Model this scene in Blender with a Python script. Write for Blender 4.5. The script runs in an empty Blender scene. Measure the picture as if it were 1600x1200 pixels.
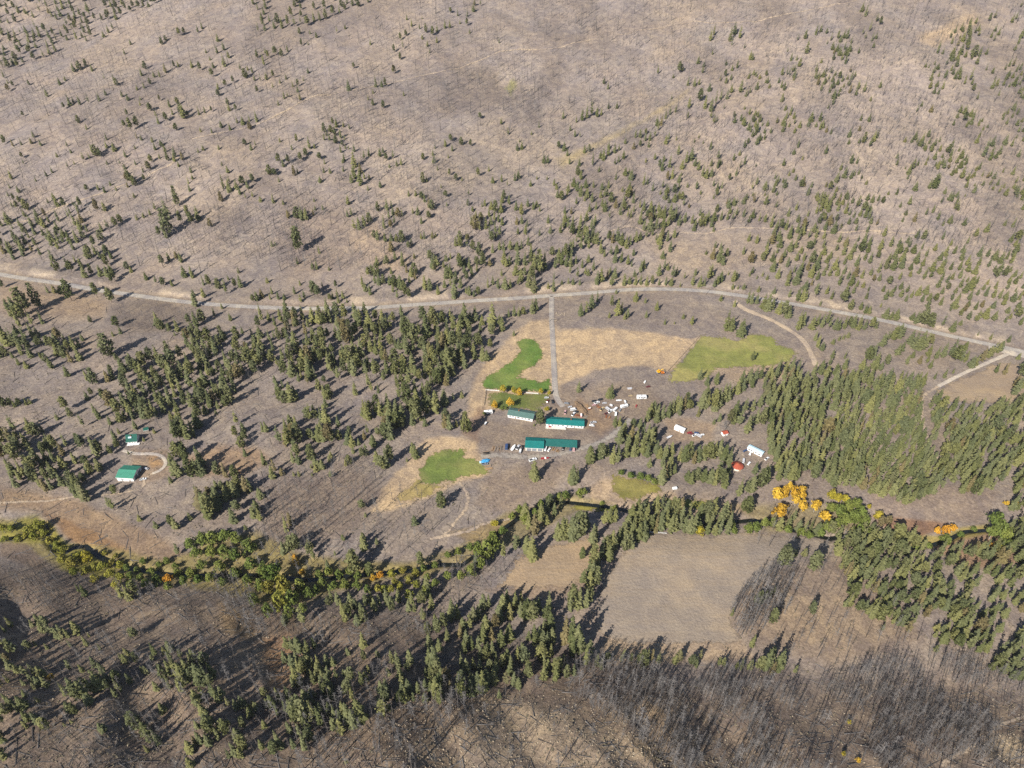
import bpy, bmesh, math, random
import numpy as np
from mathutils import Vector, Matrix

random.seed(7)
rng = np.random.default_rng(7)
R = math.radians
scene = bpy.context.scene
COL = scene.collection

# ------------------------------------------------------------------ camera
CAM_H, PITCH, FPX = 400.0, R(39.0), 1109.0          # metres above the valley floor, tilt, focal length in photo pixels
cam_d = bpy.data.cameras.new('camera')
cam = bpy.data.objects.new('camera', cam_d)
COL.objects.link(cam)
cam.location = (0, 0, CAM_H)
cam.rotation_euler = (math.pi / 2 - PITCH, 0, 0)
cam_d.sensor_fit = 'HORIZONTAL'
cam_d.angle = 2 * math.atan(800 / FPX)
cam_d.clip_start = 1.0
cam_d.clip_end = 40000
scene.camera = cam

# ------------------------------------------------------------------ sky, sun, exposure
SUN_AZ, SUN_EL = R(36.5), R(36.5)                    # light travels forward and to the right
world = bpy.data.worlds.new('World')
scene.world = world
world.use_nodes = True
wn = world.node_tree
sky = wn.nodes.new('ShaderNodeTexSky')
sky.sky_type = 'NISHITA'
sky.sun_disc = False
sky.sun_elevation = SUN_EL
sky.sun_rotation = math.pi + SUN_AZ
sky.altitude = 900
bg = wn.nodes['Background']
wn.links.new(sky.outputs[0], bg.inputs[0])
bg.inputs[1].default_value = 0.07
sun_d = bpy.data.lights.new('sun', 'SUN')
sun_d.energy = 4.9
sun_d.angle = R(0.53)
sun_d.color = (1.0, 0.945, 0.86)
sun = bpy.data.objects.new('sun', sun_d)
COL.objects.link(sun)
sun_dir = Vector((math.sin(SUN_AZ) * math.cos(SUN_EL), math.cos(SUN_AZ) * math.cos(SUN_EL), -math.sin(SUN_EL)))
sun.rotation_euler = sun_dir.to_track_quat('-Z', 'Y').to_euler()
sun.location = (-300, -300, 900)
vs = scene.view_settings
vs.view_transform = 'Standard'
vs.look = 'None'
vs.gamma = 1.0
vs.exposure = 0.72
vs.use_curve_mapping = False
scene.cycles.max_bounces = 4
scene.cycles.transparent_max_bounces = 8
scene.cycles.diffuse_bounces = 2
scene.cycles.use_denoising = False
scene.render.filter_size = 1.5

# ------------------------------------------------------------------ numeric helpers
CP, SP = math.cos(PITCH), math.sin(PITCH)

def project(X, Y, Z):
    dy, dz = Y, Z - CAM_H
    zc = dy * CP - dz * SP
    up = dy * SP + dz * CP
    return 800 + FPX * X / zc, 600 - FPX * up / zc, zc

def ray_dirs(u, v):
    a = (np.asarray(u, float) - 800) / FPX
    b = (np.asarray(v, float) - 600) / FPX
    return a, CP - b * SP, -SP - b * CP              # zc = 1 along the axis

def flat_xy(u, v, z=0.0):
    dx, dy, dz = ray_dirs(u, v)
    t = (z - CAM_H) / dz
    return dx * t, dy * t

def vnoise(x, y, seed=0):
    xi = np.floor(x).astype(np.int64); yi = np.floor(y).astype(np.int64)
    fx, fy = x - xi, y - yi
    fx = fx * fx * fx * (fx * (fx * 6 - 15) + 10); fy = fy * fy * fy * (fy * (fy * 6 - 15) + 10)
    def h(a, b):
        n = (a * 374761393 + b * 668265263 + seed * 1274126177) & 0xffffffff
        n = ((n ^ (n >> 13)) * 1274126177) & 0xffffffff
        return ((n ^ (n >> 16)) & 0xffff) / 32767.5 - 1.0
    a = h(xi, yi) * (1 - fx) + h(xi + 1, yi) * fx
    b = h(xi, yi + 1) * (1 - fx) + h(xi + 1, yi + 1) * fx
    return a * (1 - fy) + b * fy

def fbm(x, y, seed=0, octaves=4):
    s, a, t = 0, 0.5, 0
    for i in range(octaves):
        s = s + a * vnoise(x * 2 ** i, y * 2 ** i, seed + i * 17)
        a *= 0.5
    return s

def sstep(a, b, x):
    t = np.clip((x - a) / (b - a), 0, 1)
    return t * t * (3 - 2 * t)

def seg_dist(x, y, pts):
    d = np.full(np.shape(x), 1e9)
    for (x0, y0), (x1, y1) in zip(pts[:-1], pts[1:]):
        vx, vy = x1 - x0, y1 - y0
        t = np.clip(((x - x0) * vx + (y - y0) * vy) / (vx * vx + vy * vy + 1e-9), 0, 1)
        d = np.minimum(d, (x - x0 - t * vx) ** 2 + (y - y0 - t * vy) ** 2)
    return np.sqrt(d)

def poly_sd(x, y, poly):
    """signed distance to a polygon, positive inside"""
    p = list(poly) + [poly[0]]
    d = seg_dist(x, y, p)
    ins = np.zeros(np.shape(x), bool)
    for (x0, y0), (x1, y1) in zip(p[:-1], p[1:]):
        if y0 == y1: continue
        c = ((y0 > y) != (y1 > y)) & (x < (x1 - x0) * (y - y0) / (y1 - y0) + x0)
        ins ^= c
    return np.where(ins, d, -d)

# ------------------------------------------------------------------ terrain shape
MAIN_ROAD = [(-160, 398), (-60, 418), (0, 429), (50, 437), (100, 444), (150, 453), (200, 460), (250, 467), (300, 473), (350, 477), (400, 480),
             (460, 482), (520, 482), (580, 481), (640, 477), (700, 473), (760, 469), (810, 466), (862, 462), (920, 458), (980, 453),
             (1040, 452), (1100, 455), (1150, 461), (1200, 469), (1250, 477), (1300, 486), (1360, 497), (1420, 510), (1480, 524),
             (1540, 537), (1600, 550), (1700, 572), (1800, 596)]
CREEK = [(-160, 870), (-60, 850), (0, 838), (30, 834), (47, 818), (58, 812), (68, 818), (72, 836), (80, 851), (98, 857), (112, 849),
         (130, 846), (150, 862), (200, 880), (260, 890), (330, 892), (400, 892), (480, 900), (560, 893), (640, 886), (665, 880), (692, 876), (722, 877),
         (750, 856), (790, 818), (830, 792), (880, 778), (900, 780), (930, 784), (970, 790), (1020, 806), (1080, 812), (1130, 812),
         (1180, 806), (1240, 822), (1300, 836), (1345, 826), (1395, 823), (1412, 848), (1430, 850), (1462, 845), (1488, 836), (1512, 825),
         (1542, 823), (1580, 829), (1610, 836), (1700, 860)]
_rx, _ry = flat_xy([p[0] for p in MAIN_ROAD], [p[1] for p in MAIN_ROAD])
ROAD_X, ROAD_Y = np.array(_rx), np.array(_ry)
CREEK_W = list(zip(*flat_xy([p[0] for p in CREEK], [p[1] for p in CREEK])))
NEAR_X = np.array([-900, -420, -300, -200, -120, -40, 40, 120, 220, 330, 600.])
NEAR_Y = np.array([315, 312, 305, 285, 275, 262, 238, 228, 222, 212, 200.])

def hill_d(X, Y):
    return Y - np.interp(X, ROAD_X, ROAD_Y)

def H0(X, Y):
    X = np.asarray(X, float); Y = np.asarray(Y, float)
    d = hill_d(X, Y)
    up = np.maximum(d - 9, 0)
    up = up * up / (up + 26.0)                        # soft toe
    z = 0.205 * up + 0.00002 * up * np.minimum(up, 900)
    z = np.where(z > 190, 190 + 260 * np.tanh((z - 190) / 260), z)
    far = sstep(10, 220, d)
    z = z + far * (13 * fbm(X / 260 + Y / 700, Y / 330, 3, 4) + 7 * fbm((X * .8 - Y * .5) / 95, (X * .5 + Y * .8) / 260, 9, 3))
    z = z + far * (1.6 * fbm(X / 20, Y / 20, 21, 3) + 8 * np.abs(fbm((X * .77 - Y * .64) / 75, (X * .64 + Y * .77) / 240, 25, 3)))
    bank = sstep(7, 13, d) * (1 - sstep(13, 30, d))
    z = z + bank * (1.6 + 1.4 * vnoise(X / 30, Y / 30, 4))
    # rolling ground between road and creek, west of the farm
    west = sstep(-90, -260, X) * sstep(-6, -60, d)
    z = z + west * 6 * fbm(X / 110, Y / 110, 31, 3)
    mid = sstep(-8, -30, d)
    z = z + mid * (0.9 * fbm(X / 45, Y / 45, 41, 3))
    # near slope climbing to the viewer
    n = np.interp(X, NEAR_X, NEAR_Y) - Y + 16 * fbm(X / 120, Y / 120, 55, 2)
    nn = np.maximum(n, 0)
    nn = nn * nn / (nn + 14)
    z = z + 0.33 * np.minimum(nn, 260)
    nm = sstep(4, 60, n)
    z = z + nm * (9.0 * fbm((X + .35 * Y) / 62, (Y - .5 * X) / 140, 61, 3) + 5.0 * (.5 - np.abs(fbm((X * .8 + .6 * Y) / 48, (Y * .8 - .6 * X) / 120, 63, 3)) * 2) + 1.4 * fbm(X / 16, Y / 16, 66, 3))
    return z

def H(X, Y):
    z = H0(X, Y)
    X = np.asarray(X, float); Y = np.asarray(Y, float)
    d = np.full(X.shape, 1e9)
    sel = (Y > 230) & (Y < 480)
    if sel.any():
        d[sel] = seg_dist(X[sel], Y[sel], CREEK_W)
    z = z - 2.6 * (1 - sstep(6, 34, d)) - 2.0 * (1 - sstep(1.2, 3.6, d))
    return z

def march(u, v, hf=H):
    dx, dy, dz = ray_dirs(u, v)
    lo = np.full(u.shape, 150.0); hi = np.full(u.shape, np.nan)
    t = 260.0
    live = np.ones(u.shape, bool)
    while t < 3200 and live.any():
        i = np.where(live)[0]
        below = CAM_H + dz[i] * t < hf(dx[i] * t, dy[i] * t)
        hi[i[below]] = t; live[i[below]] = False
        lo[i[~below]] = t
        t += max(5.0, t * 0.01)
    return np.where(np.isnan(hi), 3200, hi)
GU, GV = np.meshgrid(np.arange(-200, 1861, 30.), np.arange(-60, 1261, 30.))
GT = march(GU.ravel(), GV.ravel(), H0).reshape(GU.shape)      # coarse depth of the ground, refined for each point below

def unproject(u, v, hf=H):
    u = np.atleast_1d(np.asarray(u, float)); v = np.atleast_1d(np.asarray(v, float))
    dx, dy, dz = ray_dirs(u, v)
    a = np.clip((u + 200) / 30, 0, GU.shape[1] - 1.001); b = np.clip((v + 60) / 30, 0, GU.shape[0] - 1.001)
    i, j = b.astype(int), a.astype(int); fa, fb = a - j, b - i
    t = (GT[i, j] * (1 - fa) + GT[i, j + 1] * fa) * (1 - fb) + (GT[i + 1, j] * (1 - fa) + GT[i + 1, j + 1] * fa) * fb
    for k in range(7):
        f0 = CAM_H + dz * t - hf(dx * t, dy * t); t2 = t + 3.0
        g = (CAM_H + dz * t2 - hf(dx * t2, dy * t2) - f0) / 3.0
        g = np.minimum(g, -0.06)
        t = t - np.clip(f0 / g, -40, 40) * (1.0 if k < 4 else .8)
    X, Y = dx * t, dy * t
    return X, Y, hf(X, Y)

def at(u, v):
    x, y, z = unproject([u], [v])
    return Vector((float(x[0]), float(y[0]), float(z[0])))

def px_per_m(X, Y, Z):
    """height of one vertical metre in photo pixels"""
    u0, v0, _ = project(X, Y, Z); u1, v1, _ = project(X, Y, Z + 1)
    return np.hypot(u1 - u0, v1 - v0)

# ------------------------------------------------------------------ materials
def node_mat(name):
    m = bpy.data.materials.new(name); m.use_nodes = True
    nt = m.node_tree
    return m, nt, nt.nodes['Principled BSDF']

def nd(nt, typ, **kw):
    n = nt.nodes.new(typ)
    for k, v in kw.items(): setattr(n, k, v)
    return n

def mathn(nt, op, a, b=None, c=None):
    n = nd(nt, 'ShaderNodeMath', operation=op)
    for i, s in enumerate((a, b, c)):
        if s is None: continue
        if isinstance(s, (int, float)): n.inputs[i].default_value = s
        else: nt.links.new(s, n.inputs[i])
    return n.outputs[0]

def mixc(nt, fac, a, b, blend='MIX'):
    n = nd(nt, 'ShaderNodeMix', data_type='RGBA', blend_type=blend)
    for sock, s in ((n.inputs[0], fac), (n.inputs[6], a), (n.inputs[7], b)):
        if isinstance(s, (int, float)): sock.default_value = s
        elif isinstance(s, tuple): sock.default_value = (*s[:3], 1)
        else: nt.links.new(s, sock)
    return n.outputs[2]

def noise(nt, vec, scale, detail=3, rough=0.55, dist=0.0):
    n = nd(nt, 'ShaderNodeTexNoise')
    n.inputs['Scale'].default_value = scale; n.inputs['Detail'].default_value = detail
    n.inputs['Roughness'].default_value = rough; n.inputs['Distortion'].default_value = dist
    nt.links.new(vec, n.inputs['Vector'])
    return n.outputs[0]

def ramp(nt, fac, lo, hi):
    n = nd(nt, 'ShaderNodeMapRange', clamp=True)
    n.inputs[1].default_value = lo; n.inputs[2].default_value = hi
    nt.links.new(fac, n.inputs[0])
    return n.outputs[0]

def ground_material(name, attr=None, color=None, speck=0.5, streak=None, worn=0.0, thin=1.0, mottle=1.0):
    """earth and dry grass; colour from a vertex attribute or constant, broken by noise of several sizes"""
    m, nt, p = node_mat(name)
    pos = nd(nt, 'ShaderNodeNewGeometry').outputs['Position']
    if attr:
        base = nd(nt, 'ShaderNodeAttribute', attribute_name=attr).outputs['Color']
    else:
        base = color
    big = noise(nt, pos, 0.018, 4, 0.6, 0.5)
    med = noise(nt, pos, 0.11, 4, 0.62, 0.8)
    fine = noise(nt, pos, 0.55, 4, 0.7)
    tiny = noise(nt, pos, 1.7, 2, 0.7)
    c = mixc(nt, ramp(nt, big, 0.3, 0.7), mixc(nt, 1.0, base, (0.90, 0.90, 0.94), 'MULTIPLY'), mixc(nt, 1.0, base, (1.10, 1.06, 0.98), 'MULTIPLY'))
    c = mixc(nt, ramp(nt, med, 0.38, 0.66), mixc(nt, 1.0, c, (0.80, 0.79, 0.82), 'MULTIPLY'), mixc(nt, 1.0, c, (1.19, 1.16, 1.07), 'MULTIPLY'))
    if mottle < 1: c = mixc(nt, mottle, base, c)
    c = mixc(nt, mathn(nt, 'MULTIPLY', ramp(nt, fine, 0.62, 0.42), speck), c, mixc(nt, 1.0, c, (0.52, 0.50, 0.50), 'MULTIPLY'))
    c = mixc(nt, mathn(nt, 'MULTIPLY', ramp(nt, tiny, 0.55, 0.72), speck * 0.8), c, mixc(nt, 1.0, c, (1.5, 1.42, 1.25), 'MULTIPLY'))
    if streak:
        ang, sc, amt, tone = streak
        mp = nd(nt, 'ShaderNodeMapping'); mp.inputs['Rotation'].default_value = (0, 0, R(ang)); mp.inputs['Scale'].default_value = (sc * 0.05, sc, sc)
        nt.links.new(pos, mp.inputs[0])
        st = noise(nt, mp.outputs[0], 1.0, 3, 0.6)
        c = mixc(nt, mathn(nt, 'MULTIPLY', ramp(nt, st, 0.42, 0.62), amt), c, mixc(nt, 1.0, c, tone, 'MULTIPLY'))
    nt.links.new(c, p.inputs['Base Color'])
    p.inputs['Roughness'].default_value = 0.95
    p.inputs['Specular IOR Level'].default_value = 0.1
    if worn:                                        # thins out towards its edge, the ground showing through
        e = nd(nt, 'ShaderNodeAttribute', attribute_name='edge').outputs['Fac']
        w = mathn(nt, 'ADD', mathn(nt, 'MULTIPLY', noise(nt, pos, 0.35, 4, 0.7), worn), mathn(nt, 'MULTIPLY', e, thin))
        k = ramp(nt, w, worn * .5 + .18, worn * .5 + .42)
        tr = nd(nt, 'ShaderNodeBsdfTransparent'); mx = nd(nt, 'ShaderNodeMixShader')
        nt.links.new(k, mx.inputs[0]); nt.links.new(tr.outputs[0], mx.inputs[1]); nt.links.new(p.outputs[0], mx.inputs[2])
        nt.links.new(mx.outputs[0], nt.nodes['Material Output'].inputs[0])
    bp = nd(nt, 'ShaderNodeBump'); bp.inputs['Strength'].default_value = 0.9; bp.inputs['Distance'].default_value = 0.7
    nt.links.new(fine, bp.inputs['Height']); nt.links.new(bp.outputs[0], p.inputs['Normal'])
    return m

def plain(name, color, rough=0.6, metal=0.0, vary=0.12, scale=1.5):
    m, nt, p = node_mat(name)
    pos = nd(nt, 'ShaderNodeTexCoord').outputs['Object']
    n = noise(nt, pos, scale, 3, 0.6)
    a = tuple(max(0, c * (1 - vary)) for c in color); b = tuple(min(1, c * (1 + vary)) for c in color)
    nt.links.new(mixc(nt, n, a, b), p.inputs['Base Color'])
    p.inputs['Roughness'].default_value = rough; p.inputs['Metallic'].default_value = metal; p.inputs['Specular IOR Level'].default_value = 0.3
    return m

def foliage(name, dark, light, tint=None, trans=0.0, clump=0.35, dying=None):
    m, nt, p = node_mat(name)
    oi = nd(nt, 'ShaderNodeObjectInfo')
    pos = nd(nt, 'ShaderNodeTexCoord').outputs['Object']
    c = mixc(nt, oi.outputs['Random'], dark, light)
    if tint:
        r2 = mathn(nt, 'FRACT', mathn(nt, 'MULTIPLY', oi.outputs['Random'], 7.31))
        c = mixc(nt, mathn(nt, 'MULTIPLY', r2, 0.55), c, tint)
        if dying:                                   # a few trees are browning
            r3 = mathn(nt, 'FRACT', mathn(nt, 'MULTIPLY', oi.outputs['Random'], 31.7))
            c = mixc(nt, mathn(nt, 'MULTIPLY', ramp(nt, r3, .93, .96), .6), c, dying)
    n = noise(nt, pos, clump, 2, 0.6)
    c = mixc(nt, 1.0, c, mixc(nt, ramp(nt, n, 0.3, 0.7), (0.66, 0.66, 0.66), (1.38, 1.36, 1.3)), 'MULTIPLY')
    nt.links.new(c, p.inputs['Base Color'])
    p.inputs['Roughness'].default_value = 0.75
    p.inputs['Specular IOR Level'].default_value = 0.2
    if trans:
        tr = nd(nt, 'ShaderNodeBsdfTranslucent'); nt.links.new(c, tr.inputs[0])
        mx = nd(nt, 'ShaderNodeMixShader'); mx.inputs[0].default_value = trans
        nt.links.new(p.outputs[0], mx.inputs[1]); nt.links.new(tr.outputs[0], mx.inputs[2])
        nt.links.new(mx.outputs[0], nt.nodes['Material Output'].inputs[0])
    return m

M = {}
M['needles'] = foliage('needles', (0.082, 0.094, 0.034), (0.185, 0.180, 0.066), (0.110, 0.125, 0.075), 0.15, 0.5, (0.17, 0.12, 0.06))
M['young_needles'] = foliage('young_needles', (0.110, 0.118, 0.042), (0.205, 0.188, 0.070), (0.13, 0.14, 0.08), 0.15, 0.5)
M['leaf_green'] = foliage('leaf_green', (0.105, 0.150, 0.032), (0.215, 0.235, 0.055), (0.15, 0.185, 0.05), 0.25, 0.4)
M['leaf_yellow'] = foliage('leaf_yellow', (0.46, 0.275, 0.03), (0.57, 0.38, 0.05), None, 0.25)
M['leaf_lime'] = foliage('leaf_lime', (0.30, 0.27, 0.03), (0.38, 0.31, 0.04), None, 0.25)
M['leaf_orange'] = foliage('leaf_orange', (0.50, 0.245, 0.03), (0.60, 0.33, 0.04), None, 0.2)
M['leaf_fresh'] = foliage('leaf_fresh', (0.20, 0.225, 0.036), (0.33, 0.315, 0.05), (0.26, 0.2, 0.06), 0.25, 0.4)
M['bark'] = plain('bark', (0.115, 0.085, 0.065), 0.9, 0, 0.3, 3)
M['bark_pale'] = plain('bark_pale', (0.33, 0.31, 0.27), 0.9, 0, 0.2, 3)
M['char'] = foliage('charred_wood', (0.050, 0.045, 0.044), (0.13, 0.118, 0.115), (0.16, 0.135, 0.12))
M['grey_wood'] = foliage('grey_wood', (0.085, 0.079, 0.077), (0.19, 0.178, 0.174))
M['brush'] = foliage('brush', (0.15, 0.125, 0.10), (0.26, 0.21, 0.155), (0.17, 0.155, 0.09))
M['rock'] = foliage('rock', (0.25, 0.205, 0.15), (0.36, 0.30, 0.225))
M['gravel'] = ground_material('gravel', color=(0.375, 0.35, 0.32), speck=0.06, worn=0.5)
M['drive'] = ground_material('drive', color=(0.345, 0.315, 0.285), speck=0.06, worn=0.6)
M['yard'] = ground_material('yard', color=(0.315, 0.285, 0.25), speck=0.1, worn=1.5, thin=0.55)
M['faint'] = ground_material('faint', color=(0.40, 0.325, 0.25), speck=0.15, worn=1.8, thin=0.5)
M['dirt'] = ground_material('dirt', color=(0.43, 0.35, 0.265), speck=0.12, worn=1.2)
M['pale_gravel'] = ground_material('pale_gravel', color=(0.46, 0.41, 0.35), speck=0.12, worn=0.7)
M['rut'] = ground_material('rut', color=(0.31, 0.285, 0.255), speck=0.1, worn=1.6)
M['ground'] = ground_material('ground', attr='tint', speck=0.62)
M['lawn'] = ground_material('lawn', attr='tint', speck=0.3, worn=1.8, mottle=0.8, streak=(8, 0.5, 0.3, (0.85, 0.93, 0.85)))
M['field'] = ground_material('field', attr='tint', speck=0.25, worn=1.5, mottle=0.45, streak=(4, 0.35, 0.35, (1.12, 1.05, 0.9)))
M['white'] = plain('white_paint', (0.78, 0.78, 0.76), 0.5, 0, 0.05)
M['cream'] = plain('cream_siding', (0.62, 0.58, 0.50), 0.6, 0, 0.06)
M['teal'] = plain('teal_metal', (0.008, 0.150, 0.138), 0.75, 0.0, 0.28, 0.45)
M['teal_dull'] = plain('weathered_teal', (0.085, 0.155, 0.135), 0.75, 0.0, 0.28, 0.5)
M['teal_shed'] = plain('shed_teal', (0.018, 0.120, 0.105), 0.75, 0.0, 0.32, 0.4)
M['green_metal'] = plain('green_metal', (0.055, 0.235, 0.160), 0.75, 0, 0.18, 0.45)
M['dark_green'] = plain('dark_green_metal', (0.008, 0.085, 0.062), 0.75, 0, 0.1)
M['ice_blue'] = plain('ice_blue_metal', (0.46, 0.62, 0.68), 0.75, 0, 0.06)
M['red_roof'] = plain('red_roof', (0.34, 0.075, 0.042), 0.8, 0, 0.25)
M['glass'] = plain('glass', (0.03, 0.04, 0.05), 0.08, 0, 0.05)
M['wood'] = plain('wood', (0.36, 0.22, 0.11), 0.8, 0, 0.25, 4)
M['old_wood'] = plain('old_wood', (0.26, 0.215, 0.17), 0.85, 0, 0.25, 4)
M['rubber'] = plain('rubber', (0.02, 0.02, 0.02), 0.8)
M['steel'] = plain('steel', (0.35, 0.35, 0.36), 0.45, 0.3)
M['tarp'] = plain('blue_tarp', (0.05, 0.27, 0.50), 0.5, 0, 0.2)
M['orange'] = plain('machine_orange', (0.66, 0.20, 0.02), 0.45)
M['yellow'] = plain('machine_yellow', (0.70, 0.42, 0.02), 0.45)
M['soil'] = ground_material('soil', color=(0.20, 0.145, 0.10), speck=0.5)
for nm, c in dict(car_white=(.75, .75, .74), car_black=(.018, .019, .022), car_red=(.30, .03, .03), car_maroon=(.14, .03, .03), car_blue=(.04, .07, .16),
                  car_grey=(.22, .23, .25), car_tan=(.48, .36, .2), car_pink=(.55, .33, .33), car_silver=(.5, .5, .52), car_rust=(.28, .10, .04)).items():
    M[nm] = plain(nm, c, 0.28, 0, 0.04)
_m, _nt, _p = node_mat('creek_water')
_p.inputs['Base Color'].default_value = (0.012, 0.014, 0.012, 1); _p.inputs['Roughness'].default_value = 0.06
_w = noise(_nt, nd(_nt, 'ShaderNodeNewGeometry').outputs['Position'], 1.2, 2)
_b = nd(_nt, 'ShaderNodeBump'); _b.inputs['Strength'].default_value = 0.15; _nt.links.new(_w, _b.inputs['Height']); _nt.links.new(_b.outputs[0], _p.inputs['Normal'])
M['water'] = _m

# ------------------------------------------------------------------ object helpers
def tag(o, label=None, cat=None, group=None, kind=None):
    if label: o['label'] = label
    if cat: o['category'] = cat
    if group: o['group'] = group
    if kind: o['kind'] = kind
    return o

def link(o, parent=None):
    COL.objects.link(o)
    if parent is not None: o.parent = parent
    return o

def empty(name, loc, rz=0.0):
    o = bpy.data.objects.new(name, None)
    o.location = loc; o.rotation_euler = (0, 0, rz); o.empty_display_size = 0.5
    return link(o)

class MB:
    """collects faces for one mesh"""
    def __init__(s): s.v, s.f, s.m = [], [], []
    def face(s, pts, mi=0):
        i = len(s.v); s.v += [tuple(p) for p in pts]; s.f.append(list(range(i, i + len(pts)))); s.m.append(mi)
    def hexa(s, b, t, mi=0):
        """b, t: four points each, counter-clockwise from above"""
        i = len(s.v); s.v += [tuple(p) for p in b] + [tuple(p) for p in t]
        for f in ((3, 2, 1, 0), (4, 5, 6, 7), (0, 1, 5, 4), (1, 2, 6, 5), (2, 3, 7, 6), (3, 0, 4, 7)):
            s.f.append([i + k for k in f]); s.m.append(mi)
        return s
    def box(s, x0, x1, y0, y1, z0, z1, tx=0.0, ty=0.0, mi=0):
        b = [(x0, y0, z0), (x1, y0, z0), (x1, y1, z0), (x0, y1, z0)]
        t = [(x0 + tx, y0 + ty, z1), (x1 - tx, y0 + ty, z1), (x1 - tx, y1 - ty, z1), (x0 + tx, y1 - ty, z1)]
        return s.hexa(b, t, mi)
    def tube(s, p0, p1, r0, r1, n=6, mi=0, cap=True):
        p0, p1 = Vector(p0), Vector(p1); d = (p1 - p0)
        if d.length < 1e-6: return s
        d.normalize(); a = d.orthogonal().normalized(); b = d.cross(a)
        i = len(s.v)
        for p, r in ((p0, r0), (p1, r1)):
            for k in range(n):
                t = 2 * math.pi * k / n
                s.v.append(tuple(p + a * (r * math.cos(t)) + b * (r * math.sin(t))))
        for k in range(n):
            s.f.append([i + k, i + (k + 1) % n, i + n + (k + 1) % n, i + n + k]); s.m.append(mi)
        if cap:
            s.f.append([i + n + k for k in range(n)]); s.m.append(mi)
            s.f.append([i + n - 1 - k for k in range(n)]); s.m.append(mi)
        return s
    def mesh(s, name, mats, smooth=False):
        me = bpy.data.meshes.new(name)
        me.from_pydata(s.v, [], s.f)
        for m in (mats if isinstance(mats, (list, tuple)) else [mats]): me.materials.append(m)
        me.polygons.foreach_set('material_index', s.m)
        if smooth: me.polygons.foreach_set('use_smooth', [True] * len(s.f))
        me.update()
        return me
    def build(s, name, mat, parent=None, smooth=False, bevel=0.0):
        o = bpy.data.objects.new(name, s.mesh(name, mat, smooth))
        if bevel:
            b = o.modifiers.new('bevel', 'BEVEL'); b.width = bevel; b.segments = 2; b.limit_method = 'ANGLE'
        return link(o, parent)

def np_mesh(name, verts, faces, mats, mat_index=None):
    """faces: (n, 3 or 4) array"""
    me = bpy.data.meshes.new(name)
    verts = np.asarray(verts, np.float32); faces = np.asarray(faces, np.int32)
    k = faces.shape[1]
    me.vertices.add(len(verts)); me.vertices.foreach_set('co', verts.ravel())
    me.loops.add(faces.size); me.loops.foreach_set('vertex_index', faces.ravel())
    me.polygons.add(len(faces)); me.polygons.foreach_set('loop_start', np.arange(0, faces.size, k, dtype=np.int32))
    for m in (mats if isinstance(mats, (list, tuple)) else [mats]): me.materials.append(m)
    if mat_index is not None: me.polygons.foreach_set('material_index', np.asarray(mat_index, np.int32))
    me.update(calc_edges=True)
    return me

def set_color(me, name, rgb):
    a = me.color_attributes.new(name, 'FLOAT_COLOR', 'POINT')
    c = np.ones((len(rgb), 4), np.float32); c[:, :3] = rgb
    a.data.foreach_set('color', c.ravel())

def set_float(me, name, val):
    a = me.attributes.new(name, 'FLOAT', 'POINT'); a.data.foreach_set('value', np.asarray(val, np.float32))

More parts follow.
